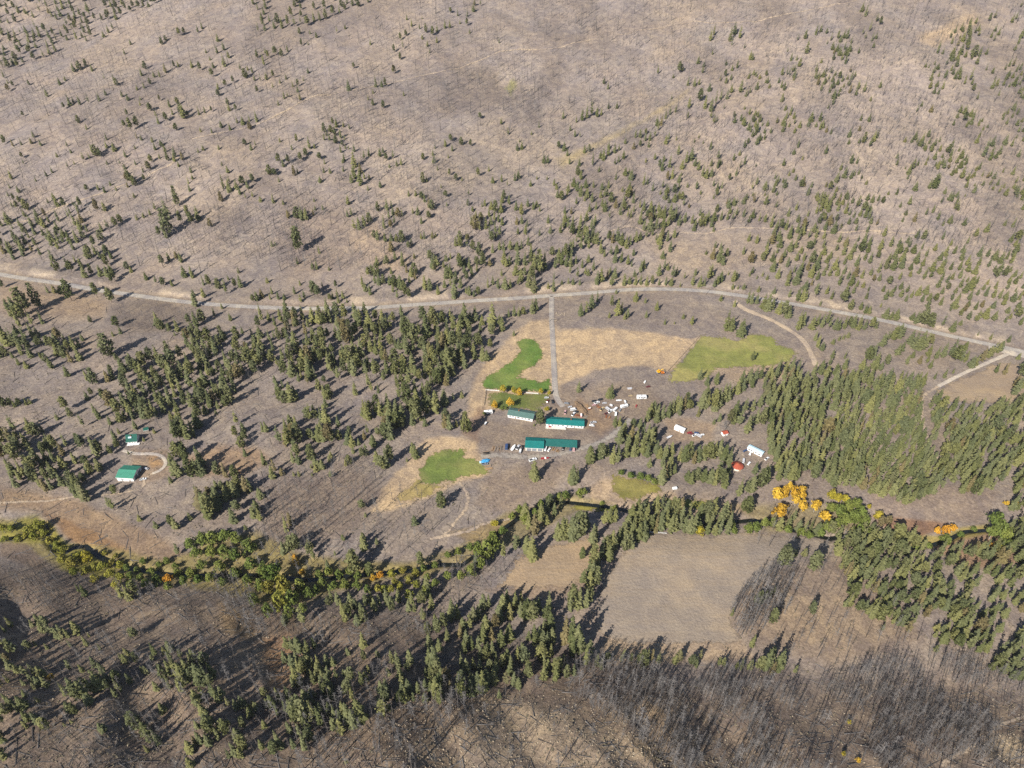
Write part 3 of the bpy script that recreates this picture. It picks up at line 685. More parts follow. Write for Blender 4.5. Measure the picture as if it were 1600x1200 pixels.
# ------------------------------------------------------------------ where the conifers stand: tile origin in the photo, then base x, base y, height in steps of 2.5 photo pixels
CONIFERS = {
(0, 0): """112,22,6 115,22,5 124,20,5 127,18,5 101,28,5 104,26,4 82,28,4 78,34,4 96,48,4 100,48,5 104,46,6 109,43,5 112,42,4 86,56,4 90,55,5 94,53,4 77,61,5 80,63,5 88,63,3 140,42,8 136,33,6 143,36,5 120,42,5
137,56,5 141,54,5 146,52,5 154,49,6 158,46,6 150,44,5 113,72,8 115,74,9 111,66,5 104,76,6 108,72,5 124,72,7 128,71,5 132,70,4 80,72,5 82,82,9 86,80,7 86,86,4 78,80,5 148,77,5 152,78,6 156,76,5 133,83,4 100,63,4
36,98,4 43,105,4 47,103,3 52,100,5 56,99,5 60,98,7 63,98,6 33,108,5 29,110,4 23,113,4 8,112,6 6,118,5 12,120,5 110,98,7 114,100,6 93,107,6 90,108,5 82,115,8 84,116,6 80,114,6 90,113,4 84,93,3 124,95,4 127,94,4 137,93,4
140,118,10 144,120,8 148,118,7 152,116,7 155,118,7 158,114,6 62,119,5 55,120,5 66,120,5 46,45,6 50,44,7 54,42,6 58,44,5 44,66,6 50,66,6 56,65,7 62,63,6 66,60,5 40,68,5 3,90,6 8,92,5 14,91,5 20,90,4 26,91,5""",
(400, 0): """2,20,6 6,19,6 12,18,6 16,18,8 20,17,8 24,17,9 28,16,8 32,16,7 36,14,7 40,13,6 44,12,7 48,10,7 52,8,6 56,6,5 60,4,5 64,4,4 70,2,4 28,6,5 24,4,4 1,36,5 4,38,5 8,37,5 12,35,6 16,35,5 20,33,5 6,33,4 29,29,5 33,28,3
26,54,5 1,58,5 18,62,5 20,61,4 1,76,7 14,66,4 34,93,8 37,93,4 43,88,4 49,85,5 55,79,4 58,57,8 75,54,8 81,54,6 79,54,4 86,46,6 61,43,4 72,28,4 86,33,5 92,31,8 90,25,5 94,23,4 102,18,4 106,20,6 110,22,6 113,20,6
118,18,6 121,17,5 107,29,4 104,12,3 122,8,4 126,10,5 132,10,5 136,7,5 140,4,6 137,3,4 14,103,7 17,104,6 20,103,6 9,109,6 12,110,5 24,110,6 26,109,4 14,114,4 31,98,5 43,103,5 40,100,5 40,114,4 62,104,10 65,108,8
68,100,6 71,98,6 78,98,5 62,112,8 65,116,11 60,114,6 68,112,5 71,112,4 88,104,5 91,103,5 104,115,7 107,114,4 113,106,4 78,117,4 139,110,6 148,114,4 154,114,5 157,117,5 129,113,3 46,108,4""",
(800, 0): """3,94,6 6,93,5 12,84,3 17,80,5 39,86,5 42,86,4 44,75,8 47,74,9 50,72,9 53,73,7 56,72,5 60,68,4 65,68,5 32,74,5 36,82,4 40,77,4 29,93,5 33,94,6 35,97,5 20,102,5 22,102,5 45,96,5 48,95,5 50,104,9 57,100,8 60,98,8
64,96,7 67,94,5 71,90,4 55,99,5 77,86,6 80,86,6 83,88,6 86,88,6 89,86,6 91,82,6 76,93,5 80,92,4 90,79,7 93,78,7 96,74,6 99,72,6 102,70,6 91,46,6 104,46,8 106,45,5 101,49,3 110,53,6 114,54,6 117,53,5 57,52,5 60,56,5
110,68,7 117,64,8 120,68,10 124,70,10 127,66,10 130,62,8 134,62,8 137,58,6 143,58,8 146,60,6 149,58,5 123,57,5 134,52,5 137,50,4 153,56,6 126,78,7 124,74,6 128,76,5 110,74,4 124,26,9 126,22,7 136,26,10 139,22,8 142,24,8
137,28,6 125,34,4 116,40,5 120,42,4 119,46,4 96,90,6 103,88,4 104,97,7 98,105,10 94,107,9 92,106,6 100,112,8 97,113,7 109,102,8 112,100,8 114,104,6 116,106,6 106,106,6 119,110,8 121,112,7 124,110,6 129,100,6 130,103,5
138,100,5 142,97,4 145,103,6 142,105,5 140,110,6 136,113,5 145,92,5 147,90,4 153,91,5 155,88,5 114,89,3 119,90,3 124,90,3 82,116,8 85,115,6 88,120,6 74,112,6 71,110,6 73,119,5 60,118,5 54,108,4 41,110,6 43,112,6 39,117,6
26,116,5 28,118,4 46,117,6 51,117,5 64,103,4 65,112,5 89,100,4 84,101,3 104,118,5 115,119,5 128,119,7 131,118,6 126,117,5 150,119,6 153,116,5 158,119,6 152,104,3 2,113,6 4,112,5 12,116,4 22,112,3 16,112,3 115,116,3 110,117,4""",
(1200, 0): """15,45,5 17,44,4 14,38,5 23,24,6 24,34,8 30,22,7 33,20,5 36,21,4 18,26,5 12,32,3 45,26,5 41,34,4 43,32,6 51,32,6 56,34,5 48,40,8 46,38,6 59,22,6 63,20,7 61,10,9 58,8,7 65,26,7 67,24,5 68,14,6 70,16,6 60,25,5 66,30,4
38,58,6 41,62,7 44,60,6 40,66,6 37,68,5 44,50,5 49,50,4 54,48,4 56,56,6 60,58,7 55,60,5 70,55,6 64,63,4 58,76,5 63,76,6 57,82,4 59,90,7 63,92,8 66,88,8 57,90,5 68,86,6 50,86,6 50,90,4 52,102,7 55,103,6 58,112,3 43,114,7
47,112,8 51,112,7 54,110,5 36,117,4 38,119,6 42,120,4 98,42,3 100,42,3 106,48,4 126,50,9 121,26,7 124,28,7 120,34,8 123,36,6 128,36,8 132,36,8 136,34,6 130,40,6 127,38,5 138,14,6 141,12,7 144,22,6 142,20,6 152,14,7
155,12,6 158,5,6 156,28,8 158,24,7 154,32,5 139,24,4 150,42,6 153,42,7 157,44,6 160,48,8 159,52,6 140,46,5 136,44,5 140,56,8 143,54,6 154,54,7 147,54,6 149,50,5 144,60,4 130,63,5 120,70,6 122,76,7 124,80,6 127,78,6
116,79,5 118,74,4 116,89,3 104,92,5 100,100,4 98,103,4 112,96,6 114,98,6 108,103,6 112,106,6 118,102,6 121,112,8 134,98,12 138,100,10 140,92,8 144,96,8 148,90,8 152,92,6 130,90,6 132,86,5 156,98,5 159,88,5 137,112,5
103,118,10 106,116,9 100,118,8 92,119,6 87,112,6 93,103,4 86,106,3 129,116,3 155,86,3 137,80,3""",
(0, 300): """24,20,8 20,22,9 28,22,8 31,20,6 51,10,7 47,10,6 62,13,9 66,12,7 44,13,5 10,30,7 12,34,8 7,38,9 3,38,8 9,42,7 15,40,7 20,38,6 25,39,6 30,30,6 33,34,7 40,33,10 44,32,9 48,31,10 52,29,9 36,36,7 46,36,8 40,28,6 55,25,6
64,25,6 68,23,7 72,22,7 76,20,6 58,44,12 55,42,9 63,42,8 67,40,7 70,42,6 33,44,8 36,50,10 42,47,8 45,50,8 47,44,6 54,53,8 58,52,7 63,53,8 68,53,7 72,55,9 70,57,6 80,48,5 82,50,4 106,27,17 105,17,13 111,9,14 118,17,8
124,17,10 120,21,9 113,20,8 100,28,7 104,29,6 97,11,5 94,14,5 90,16,4 86,17,4 102,46,7 106,43,6 110,42,5 113,44,6 132,22,6 139,6,6 92,55,5 98,57,5 102,58,6 108,59,5 116,53,7 120,54,8 127,58,7 131,59,8 137,60,6 142,64,10
147,60,6 151,60,8 143,55,4 121,65,5 128,66,6 158,69,5 149,51,4 34,63,6 30,63,6 5,96,13 9,96,13 13,95,12 17,94,11 21,92,10 24,90,7 1,100,9 4,102,6 8,104,5 26,97,8 31,97,8 37,97,10 41,94,6 50,97,7 52,93,5 42,105,10 45,107,8
50,105,8 29,107,7 33,110,7 43,115,8 17,110,5 55,117,8 60,120,10 73,106,5 71,117,9 68,119,7 57,82,5 71,90,4 77,112,9 84,113,10 82,106,7 91,110,11 95,108,12 100,107,13 104,112,12 109,110,12 114,105,9 118,108,10 122,102,8
126,112,9 120,115,9 130,114,8 113,116,8 106,118,9 98,118,9 88,118,7 134,117,7 140,114,7 137,110,5 101,88,9 99,85,7 123,84,10 120,90,8 127,82,8 118,82,6 139,92,7 138,98,8 141,96,9 146,104,5 133,96,5 157,104,12 160,98,8
154,100,6 122,72,9 139,73,4 144,80,5 134,78,6 152,88,5 157,90,5 109,90,3 2,60,6 18,28,7 27,27,6 22,33,6""",
(400, 300): """26,17,7 29,18,9 32,18,8 36,15,5 20,16,5 42,11,4 36,6,3 10,34,4 12,33,3 40,38,6 26,45,5 38,48,6 36,49,5 46,49,3 7,57,4 28,58,4 36,64,8 39,65,7 42,60,4 50,60,5 51,66,6 48,67,5 46,68,4 55,67,5 28,69,6 30,67,5
24,64,5 10,64,5 4,66,6 9,67,5 14,67,5 18,67,4 1,68,6 57,69,3 52,69,4 58,8,6 60,15,5 57,16,5 62,24,8 65,23,7 68,22,7 71,20,6 64,20,5 76,12,6 82,11,7 86,14,5 89,16,6 91,15,5 85,10,4 101,14,6 98,13,4 105,6,6 108,10,8
110,11,6 103,5,5 100,3,4 80,23,8 84,23,5 76,30,6 74,29,5 81,31,6 85,31,5 88,32,5 91,31,7 95,35,5 97,34,5 105,29,6 103,29,4 110,29,4 112,28,3 125,34,6 128,35,8 132,35,6 127,30,6 132,30,4 119,43,4 122,42,4 110,48,8 113,46,6
99,41,3 82,46,6 80,45,4 76,46,6 70,53,6 73,52,6 76,53,9 74,57,7 77,58,8 80,58,6 67,60,8 71,64,7 68,62,6 84,58,7 87,60,8 90,61,9 86,63,6 93,66,10 89,67,6 96,66,6 99,52,7 96,57,5 99,54,5 85,51,4 106,62,9 109,62,8 105,59,5
111,50,5 114,64,6 118,60,6 119,54,8 122,54,9 125,56,8 124,66,14 122,60,8 128,60,8 133,64,6 136,66,4 139,64,5 131,63,4 135,53,7 138,49,6 142,48,9 136,38,8 139,40,8 141,44,7 138,46,6 146,47,5 148,38,6 152,36,6 155,36,7
159,36,6 137,24,8 140,25,7 144,23,8 147,21,6 135,21,6 150,14,8 153,13,7 147,11,6 143,9,5 141,9,4 155,46,8 158,46,7 155,40,5 152,26,6 150,30,7 145,60,7 148,58,6 151,60,7 156,61,8 159,60,6 153,52,5 135,12,3 158,8,6 155,5,6
119,9,3 133,9,4 133,2,4 4,80,10 8,80,7 12,84,8 2,84,8 24,84,11 26,86,7 36,82,10 40,83,9 43,84,9 45,76,10 47,82,8 31,89,8 36,93,9 42,95,10 45,92,7 38,96,8 50,92,8 53,93,13 57,95,15 60,94,12 55,88,10 62,91,8 68,76,8 71,84,10
73,87,9 69,88,6 75,80,6 79,80,7 82,84,7 84,86,9 86,80,5 91,78,7 94,92,14 96,88,10 102,89,7 100,89,5 107,91,14 109,90,11 110,80,6 112,86,6 131,84,16 130,82,11 134,82,8 148,84,14 147,90,8 152,85,8 154,87,9 140,87,6 158,78,6
4,99,9 1,103,9 6,104,8 10,106,7 9,93,8 12,92,6 15,92,8 20,89,8 18,91,6 22,88,6 25,104,10 27,103,7 30,108,11 33,107,10 36,106,10 41,107,8 46,112,11 48,110,8 34,117,9 37,116,8 32,119,6 28,116,4 27,118,5 43,119,5 20,101,5
47,99,5 63,99,5 59,113,9 62,115,12 65,113,12 68,112,9 70,110,8 74,112,8 72,100,8 75,102,9 78,98,8 80,106,8 82,107,8 84,96,7 87,97,8 90,98,8 94,102,13 96,100,8 92,99,8 99,100,8 104,100,9 106,102,9 108,103,10 111,103,8
114,100,9 117,97,9 119,96,9 123,97,11 128,96,10 126,100,9 120,112,14 122,110,12 124,106,9 129,108,10 130,110,9 127,108,8 136,102,9 137,104,6 142,105,9 144,106,7 146,98,6 102,118,8 105,116,8 109,119,7 80,117,6 88,120,8
91,120,6 98,107,4""",
(800, 300): """28,4,6 31,5,6 34,3,5 10,9,5 13,11,6 15,9,4 33,13,5 37,14,5 40,8,5 3,20,5 6,20,5 9,21,4 23,19,6 35,24,8 37,23,5 17,27,5 24,26,4 48,12,6 52,11,5 56,9,6 58,12,7 62,7,6 65,10,6 68,14,8 70,12,7 61,17,6 72,17,8 74,16,6
76,12,5 80,10,5 82,12,6 86,12,6 89,13,5 91,12,6 84,17,6 80,20,8 82,24,7 86,24,8 90,23,8 94,22,8 97,21,7 100,20,8 102,16,8 99,14,7 104,21,6 108,19,6 112,20,6 114,22,5 118,22,8 120,21,8 117,15,6 122,18,6 126,18,7 130,18,7
134,18,7 138,18,7 128,13,6 136,14,5 140,14,5 145,16,6 150,16,6 154,18,6 158,19,6 148,20,5 126,25,4 128,3,5 126,4,4 134,7,5 138,8,5 140,7,4 146,5,4 106,5,6 107,9,6 104,4,5 150,3,3 118,2,3 158,2,3 111,10,3 72,4,6 74,2,5
52,20,7 50,24,7 51,29,9 46,32,8 53,34,9 55,37,8 48,36,7 43,36,7 40,32,6 42,28,6 38,36,8 36,40,10 33,42,10 31,46,9 34,47,9 37,47,8 40,45,6 36,52,7 29,44,7 27,48,7 44,48,6 46,51,5 48,44,6 60,31,7 63,32,8 66,31,8 68,34,8
71,35,9 74,34,7 77,31,7 80,30,6 84,29,6 62,40,7 58,41,5 64,44,8 68,44,7 65,39,6 72,46,6 76,40,5 75,47,5 80,50,8 82,48,6 51,49,7 53,57,9 56,56,8 59,54,7 62,59,8 64,54,7 61,51,5 56,38,5 92,52,7 95,48,7 100,54,8 103,52,6
97,49,4 94,41,5 92,36,4 99,38,7 114,52,5 122,55,9 124,53,8 130,56,7 128,58,6 126,60,6 108,55,5 113,58,7 117,59,8 120,59,6 105,59,4 138,56,7 140,55,5 135,52,3 70,59,8 73,58,5 77,58,7 80,58,8 84,58,6 87,58,6 92,58,5 96,58,6
99,58,5 76,53,5 125,42,8 129,44,9 132,46,6 130,36,6 127,35,5 134,40,5 121,39,3 148,31,6 153,32,6 144,39,6 149,44,7 150,51,5 148,53,4 158,40,8 156,43,6 159,35,7 153,54,3 156,53,4 159,55,4 138,61,4 141,61,4 145,61,4 154,62,4
4,46,10 8,46,9 12,45,10 16,51,14 18,52,15 20,50,12 14,47,10 2,52,7 6,56,8 10,60,9 14,62,10 12,55,8 8,52,6 4,59,6 26,62,8 23,60,4 26,55,5 31,58,3 35,57,4 42,58,4 47,52,4 3,36,6 6,35,7 10,33,6 12,38,6
13,76,9 15,75,8 4,78,6 7,77,5 1,78,7 43,77,8 46,76,8 49,73,8 53,68,8 62,71,6 66,78,10 68,76,8 61,79,4 65,64,3 68,63,3 70,80,5 72,79,6 77,68,6 84,78,5 88,62,6 90,74,6 95,83,4 101,83,2 112,83,6 107,79,4 134,87,13 137,86,9
143,90,11 139,72,5 130,68,4 147,69,9 149,70,8 153,70,7 157,74,9 159,74,11 150,106,7 117,117,7 122,120,7 127,120,8 143,120,9 148,119,9 152,118,8 155,118,10 1,90,4 83,69,4""",
(1200, 300): """32,8,8 35,10,10 37,12,9 33,12,9 30,14,6 25,15,5 44,12,6 48,14,7 51,14,7 53,16,6 56,10,9 60,16,9 63,17,8 62,5,5 65,7,6 69,6,5 71,7,5 50,20,4 55,20,5 82,9,4 88,8,6 108,6,5 118,3,5 123,3,3 75,2,3
2,22,8 5,23,8 8,24,8 11,23,7 14,26,6 18,25,8 21,26,7 20,28,6 28,25,6 35,24,7 41,26,8 45,22,4 55,24,5 62,25,6 72,28,7 87,32,6 93,29,6 97,30,7 109,30,6 124,33,6 5,10,5 3,17,5
2,74,8 6,76,9 9,79,11 12,78,9 18,86,13 21,84,10 27,86,9 30,84,9 33,84,10 36,83,9 38,86,8 41,86,9 44,86,8 47,86,9 50,84,7 53,85,9 56,86,9 60,86,8 64,86,8 67,85,6 29,93,6 31,97,8 33,99,6 40,95,4 44,93,4 47,92,4 50,91,4
40,104,6 71,97,9 74,93,8 78,92,9 81,91,9 84,90,7 88,95,10 91,97,12 94,98,12 97,98,11 100,96,8 100,102,8 105,104,8 109,103,10 113,104,13 116,105,10 120,106,8 123,106,8 122,99,6 126,110,9 129,108,9 133,106,9 137,104,9
140,102,10 143,101,9 145,100,8 58,111,7 62,106,10 65,104,11 66,110,10 63,117,10 70,112,6 80,102,8 83,100,7 86,108,7 90,104,5 94,107,6 99,107,6 77,118,6 82,117,6 92,117,5 98,117,6 104,117,6 110,116,7 115,113,4 142,113,8
147,114,9 157,116,14 156,105,5 139,92,5 150,94,6 131,90,3 4,64,5 13,66,6 18,68,9 21,68,8 23,67,6 30,66,9 32,71,4 39,67,7 47,69,8 51,74,7 57,74,5 60,76,6 63,76,5 73,79,7 76,80,6 80,80,7 70,72,4 92,82,9 96,83,10 100,84,10
103,84,7 90,80,5 109,85,9 115,87,8 120,83,4 125,80,6 130,81,8""",
(0, 600): """10,14,5 13,14,6 17,13,5 19,12,4 42,17,10 45,20,6 55,10,6 60,19,9 62,22,8 58,8,6 66,10,8 71,16,12 74,18,10 78,14,10 53,27,9 36,22,5 69,25,6 82,19,10 84,22,10 88,20,9 91,22,10 93,20,12 95,24,9 97,20,12 99,12,10 92,10,12
96,8,10 102,11,8 106,8,8 110,8,7 115,10,6 119,9,5 123,5,6 130,10,7 128,8,6 85,28,6 76,24,6 78,22,5 113,36,14 110,30,12 115,33,14 118,35,14 121,33,10 112,24,9 124,27,9 108,22,6 137,15,5 141,14,6 145,13,12 148,26,9 135,19,3
97,31,3 90,36,3 3,48,12 5,44,9 10,40,8 13,42,9 12,36,7 17,38,9 19,28,8 21,33,9 24,32,9 27,30,6 20,44,8 24,50,9 27,52,8 29,48,8 32,42,9 31,38,8 22,55,9 18,52,9 23,62,12 27,66,12 29,66,9 30,60,9 9,58,12 11,64,10 8,54,8
13,60,7 40,52,8 44,57,8 46,62,9 50,63,9 52,70,11 55,73,13 49,66,10 53,62,8 48,50,8 56,56,9 59,58,10 54,50,6 61,46,13 64,44,9 50,38,7 62,53,7 70,44,6 74,40,6 72,35,8 68,42,6 75,31,4 72,69,8 69,78,8 72,79,9 81,44,3
88,85,5 98,90,5 108,90,9 111,91,8 119,85,5 106,84,3 108,50,7 110,57,12 113,58,10 107,61,5 118,50,12 121,58,13 124,58,11 126,52,13 127,56,10 112,46,11 115,44,8 127,76,14 124,72,10 130,80,12 133,83,14 131,84,10 136,78,12
138,76,12 142,72,9 147,70,9 150,68,8 155,68,10 157,67,9 144,66,6 148,79,6 146,86,9 159,84,8 154,92,4 112,107,8""",
(400, 600): """16,11,9 18,12,7 23,11,13 25,9,8 43,9,9 46,8,7 40,5,7 45,10,5 33,23,8 35,23,10 37,22,9 32,20,6 41,24,10 44,26,12 43,22,8 5,30,7 7,30,7 15,38,11 19,30,9 22,28,9 25,27,8 22,40,12 19,39,8 24,33,8 27,36,12 25,44,10
27,46,9 24,49,7 27,50,6 34,34,6 36,35,6 40,35,10 43,37,11 46,37,11 48,36,8 41,30,8 58,38,9 60,39,8 64,38,4 68,20,10 70,22,11 72,20,9 67,21,6 76,18,11 78,20,11 80,19,9 74,19,6 84,26,14 81,34,10 84,34,14 82,30,10 88,28,10
86,27,8 95,16,8 98,18,8 101,24,14 98,25,8 103,23,8 106,20,10 109,18,11 112,18,14 114,16,10 106,27,5 100,8,10 104,6,8 108,6,8 96,6,6 92,4,6 89,2,5 123,10,5 129,8,4 118,29,10 121,29,10 119,24,8 125,27,4 131,31,12 133,31,9
129,28,6 68,34,6 70,31,6 76,32,5 47,46,4 46,48,5 40,54,6 42,53,6 35,53,3 38,54,5 61,43,4 58,50,5 56,51,4 69,45,8 67,46,6 76,50,8 78,53,7 82,52,12 84,50,11 80,54,6 100,46,9 98,44,7 94,49,3 24,57,3 27,58,4 35,57,2 47,59,4
69,83,3 67,79,6 99,88,6 20,92,12 22,88,8 3,71,6 1,80,8 3,85,8 67,99,6 60,112,7 26,104,10 22,104,8 28,102,8 18,106,8 34,108,8 33,102,6 36,110,8 55,98,4 45,116,7 50,108,4 76,100,4 138,115,10 136,120,8 155,110,10""",
(800, 600): """42,5,7 62,9,9 60,8,6 17,26,11 19,25,8 14,26,4 86,20,9 88,18,8 91,20,9 94,22,9 97,21,10 99,19,10 102,17,12 104,18,10 107,16,10 108,14,8 111,16,6 84,24,7 90,24,6 104,20,6 64,27,7 67,26,6 76,28,6 80,28,7 70,33,10
74,36,10 67,37,11 72,41,10 78,38,10 82,34,9 85,34,10 86,40,12 88,36,10 81,44,12 76,46,10 71,46,10 66,46,9 63,49,11 66,50,10 77,44,9 84,45,9 54,46,9 56,46,8 59,45,8 48,50,10 50,49,9 36,62,9 38,62,11 40,61,10 14,60,12
90,44,9 92,46,8 96,46,8 99,44,8 94,52,9 95,60,12 97,58,10 93,62,12 99,52,9 101,56,7 86,52,6 104,48,9 107,49,10 110,48,11 113,50,9 116,48,9 119,47,10 122,48,11 126,47,10 129,46,11 132,48,10 135,50,12 138,48,10 130,54,9
134,57,10 137,58,9 128,58,8 109,61,7 112,62,8 115,60,8 119,61,9 123,62,10 126,62,9 130,63,10 133,64,9 142,69,10 146,69,10 149,67,10 154,65,11 157,63,10 159,60,10 151,56,8 158,57,8
116,20,6 119,14,12 122,14,11 125,16,13 128,14,12 131,12,12 134,10,11 121,8,8 127,17,8 137,8,9 140,6,9 144,4,8 150,3,6 126,25,4 129,24,6 135,26,10 138,25,10 142,26,11 146,30,11 149,28,10 152,24,10 156,26,11 159,22,10
140,20,9 145,18,9 150,16,9 155,14,9 159,12,9 146,80,10 144,78,8 14,94,14 10,90,10 8,84,9 18,84,9 22,80,8 26,82,9 30,78,9 24,76,7 12,110,14 9,106,10 2,104,9 4,100,6 28,98,10 31,97,12 34,96,12 37,96,13 39,97,12 42,94,12
44,92,12 46,90,12 33,92,8 58,86,9 61,87,10 64,86,8 22,88,5 75,84,10 78,82,11 81,84,10 84,80,8 90,79,9 93,78,9 88,90,8 92,92,13 95,90,12 86,92,9 98,93,11 101,92,10 104,92,9 107,93,12 110,94,13 113,94,12 121,87,8 124,88,8
122,94,8 126,94,9 129,94,10 74,96,12 72,92,10 79,98,12 82,96,12 76,90,9 71,104,10 74,103,9 70,96,9 66,100,10 64,104,9 50,100,12 52,98,10 56,108,14 59,106,12 62,104,12 60,110,9 51,114,12 53,116,10 48,118,10 44,109,7 50,120,10""",
(1200, 600): """11,106,6 17,107,5 22,107,5 29,111,7 47,112,10 45,115,6 58,104,9 62,110,12 56,112,10 66,114,10 70,116,10 60,118,9 54,98,8 58,94,8 62,100,8 66,96,8 50,96,8 44,96,9 70,104,9 74,108,10 80,112,10 78,104,9 84,100,9
82,96,8 76,98,8 72,94,7 88,112,9 92,108,8 96,104,8 94,112,8 100,112,9 104,110,9 108,104,8 113,106,9 112,114,9 116,110,8 124,110,10 128,106,9 132,112,9 128,118,9 136,118,9 140,116,9 146,112,12 150,106,12 154,104,10 158,110,10
148,118,9 156,118,9 120,118,8 104,118,8 96,118,8 38,94,8 34,92,8 30,94,9 26,92,9 22,94,9 18,92,8 12,90,8 6,92,8 2,90,8 15,86,8 64,92,7 69,90,7 74,88,6""",
(0, 900): """4,35,6 8,48,9 11,48,9 6,54,7 3,52,6 28,35,7 33,37,8 37,39,8 40,40,7 19,46,7 23,44,5 30,46,5 40,72,8 42,74,6 48,73,11 51,78,12 55,76,12 59,72,10 62,68,10 64,66,8 57,80,8 53,70,8 63,46,5 60,56,7 65,60,8 56,38,3 77,54,7
79,54,6 86,54,6 90,60,5 92,61,6 103,48,5 96,52,4 105,66,12 108,62,10 112,64,12 116,66,12 118,62,10 107,70,9 114,72,8 122,66,9 126,66,12 130,66,12 133,63,9 128,76,11 124,78,9 122,80,7 137,78,10 140,76,8 143,80,5 132,92,7
124,95,6 131,105,7 153,95,8 148,100,6 143,93,4 120,110,8 123,106,7 2,70,8 5,66,6 5,86,8 3,92,8 7,84,6 17,75,5 22,70,5 24,79,4 1,110,8 3,114,6 92,110,5 120,119,6 41,94,3 45,92,3 157,84,5 159,82,5 15,68,4 78,15,10 82,15,11
86,12,9 50,10,7 54,12,8""",
(400, 900): """30,30,10 20,32,8 48,16,8 52,18,8 46,20,7 55,24,9 58,26,8 60,20,9 56,28,8 63,22,8 66,24,8 70,20,8 68,28,7 73,18,9 75,22,8 78,20,8 82,18,9 85,22,8 64,30,6 90,16,8 98,18,8 100,24,8 96,22,8 104,18,8 108,14,9 110,20,8
104,26,6 107,8,8 108,36,6 112,30,7 114,36,7 118,34,10 120,40,8 122,28,9 122,22,8 126,26,9 128,38,9 130,34,8 132,44,10 134,34,10 136,28,9 139,26,9 142,22,10 146,20,9 144,34,10 142,40,10 147,40,8 150,34,9 152,28,9 154,22,9
157,18,9 159,26,9 158,40,10 153,44,10 148,50,10 150,56,9 144,52,8 141,52,9 139,48,9 135,46,8 130,48,8 128,56,8 132,60,8 134,66,7 136,70,8 139,72,12 142,72,12 144,68,10 148,66,9 150,62,8 154,58,8 157,54,9 159,62,8 156,68,7
152,76,5 130,74,5 136,58,7 140,60,7 146,60,7 58,49,5 45,55,7 49,56,6 46,65,9 51,65,6 26,68,12 33,62,5 24,70,8 20,76,7 35,76,6 45,76,9 48,78,9 55,62,4 67,68,9 69,66,7 68,52,5 70,60,5 76,50,4 85,54,8 83,62,5 82,70,7 80,76,10
81,78,9 90,64,6 97,56,10 95,60,5 109,56,12 112,58,13 110,62,6 106,62,5 92,74,8 96,74,9 94,78,8 90,80,7 102,72,6 99,78,5 106,78,5 110,72,6 113,76,11 116,72,10 119,68,9 115,80,8 56,88,10 59,92,14 62,94,10 65,90,12 57,94,8
50,98,9 53,98,8 80,86,8 84,84,5 6,76,6 10,82,7 14,86,8 8,82,6 28,86,10 30,90,12 26,92,9 32,96,8 22,98,8 28,100,9 34,104,8 31,108,9 36,102,6 24,108,7 14,104,8 16,108,8 12,110,6 4,108,6 1,85,6 40,84,6 42,80,4 38,90,6 6,95,5 57,117,3""",
(800, 900): """2,20,9 6,16,6 10,22,8 14,20,8 16,22,9 23,22,13 22,28,9 24,34,10 20,36,9 17,40,8 19,44,9 22,44,9 25,42,10 14,38,8 10,40,6 6,50,8 8,54,8 3,52,8 10,60,6 18,52,9 20,56,8 22,60,8 20,64,8 27,66,10 28,60,8 24,50,8 32,56,7
34,64,7 38,62,6 36,44,18 33,44,17 38,50,12 40,46,15 42,48,12 36,22,10 38,20,13 42,20,13 46,20,12 48,18,10 46,56,12 48,52,10 53,56,7 56,58,7 59,54,5 68,54,6 70,50,5 74,54,6 81,56,9 84,56,10 87,54,8 91,54,6 104,52,6 102,54,5
112,56,6 117,53,7 115,57,5 129,56,6 132,56,5 143,58,8 140,58,5 148,58,6 157,60,14 154,60,9 160,58,10 137,25,5 154,16,7 158,14,6 150,44,8 1,68,8 4,70,6 45,4,8 48,8,12 52,6,12 50,2,10""",
(1200, 900): """50,6,6 54,10,10 52,14,10 48,19,6 50,18,8 56,8,6 66,5,5 72,5,5 76,8,6 80,9,7 84,8,7 56,22,7 62,24,7 60,20,6 65,26,10 68,27,9 66,20,7 72,18,8 75,20,9 78,18,8 82,16,8 86,18,8 84,12,6 90,14,7 92,10,6 76,26,6 78,30,6
82,30,8 84,28,8 71,33,5 86,36,9 87,32,8 90,30,6 92,24,8 90,22,7 95,16,8 98,18,9 97,26,9 99,20,8 103,22,8 106,20,8 108,12,8 106,8,8 111,10,8 113,26,6 114,20,7 120,28,9 118,22,9 123,22,10 122,16,9 119,16,7 104,38,5 108,36,7
105,34,5 110,34,7 115,40,8 118,42,9 116,36,7 122,38,8 120,44,8 124,8,6 130,20,7 133,26,8 132,32,8 128,40,9 126,44,8 132,42,9 130,48,9 136,46,9 138,40,9 134,38,9 138,30,9 140,24,8 138,16,8 141,12,8 144,22,7 146,14,7
147,26,7 144,34,7 151,13,7 154,18,8 158,14,8 158,22,8 156,38,9 154,44,9 150,46,8 148,50,8 145,48,9 143,56,8 139,58,7 146,60,8 150,60,8 153,56,8 157,58,8 159,64,7 156,64,7 152,64,6 104,47,6 5,60,14 8,58,10 2,62,8 1,52,9
16,62,6 3,10,5 2,12,6""",
}
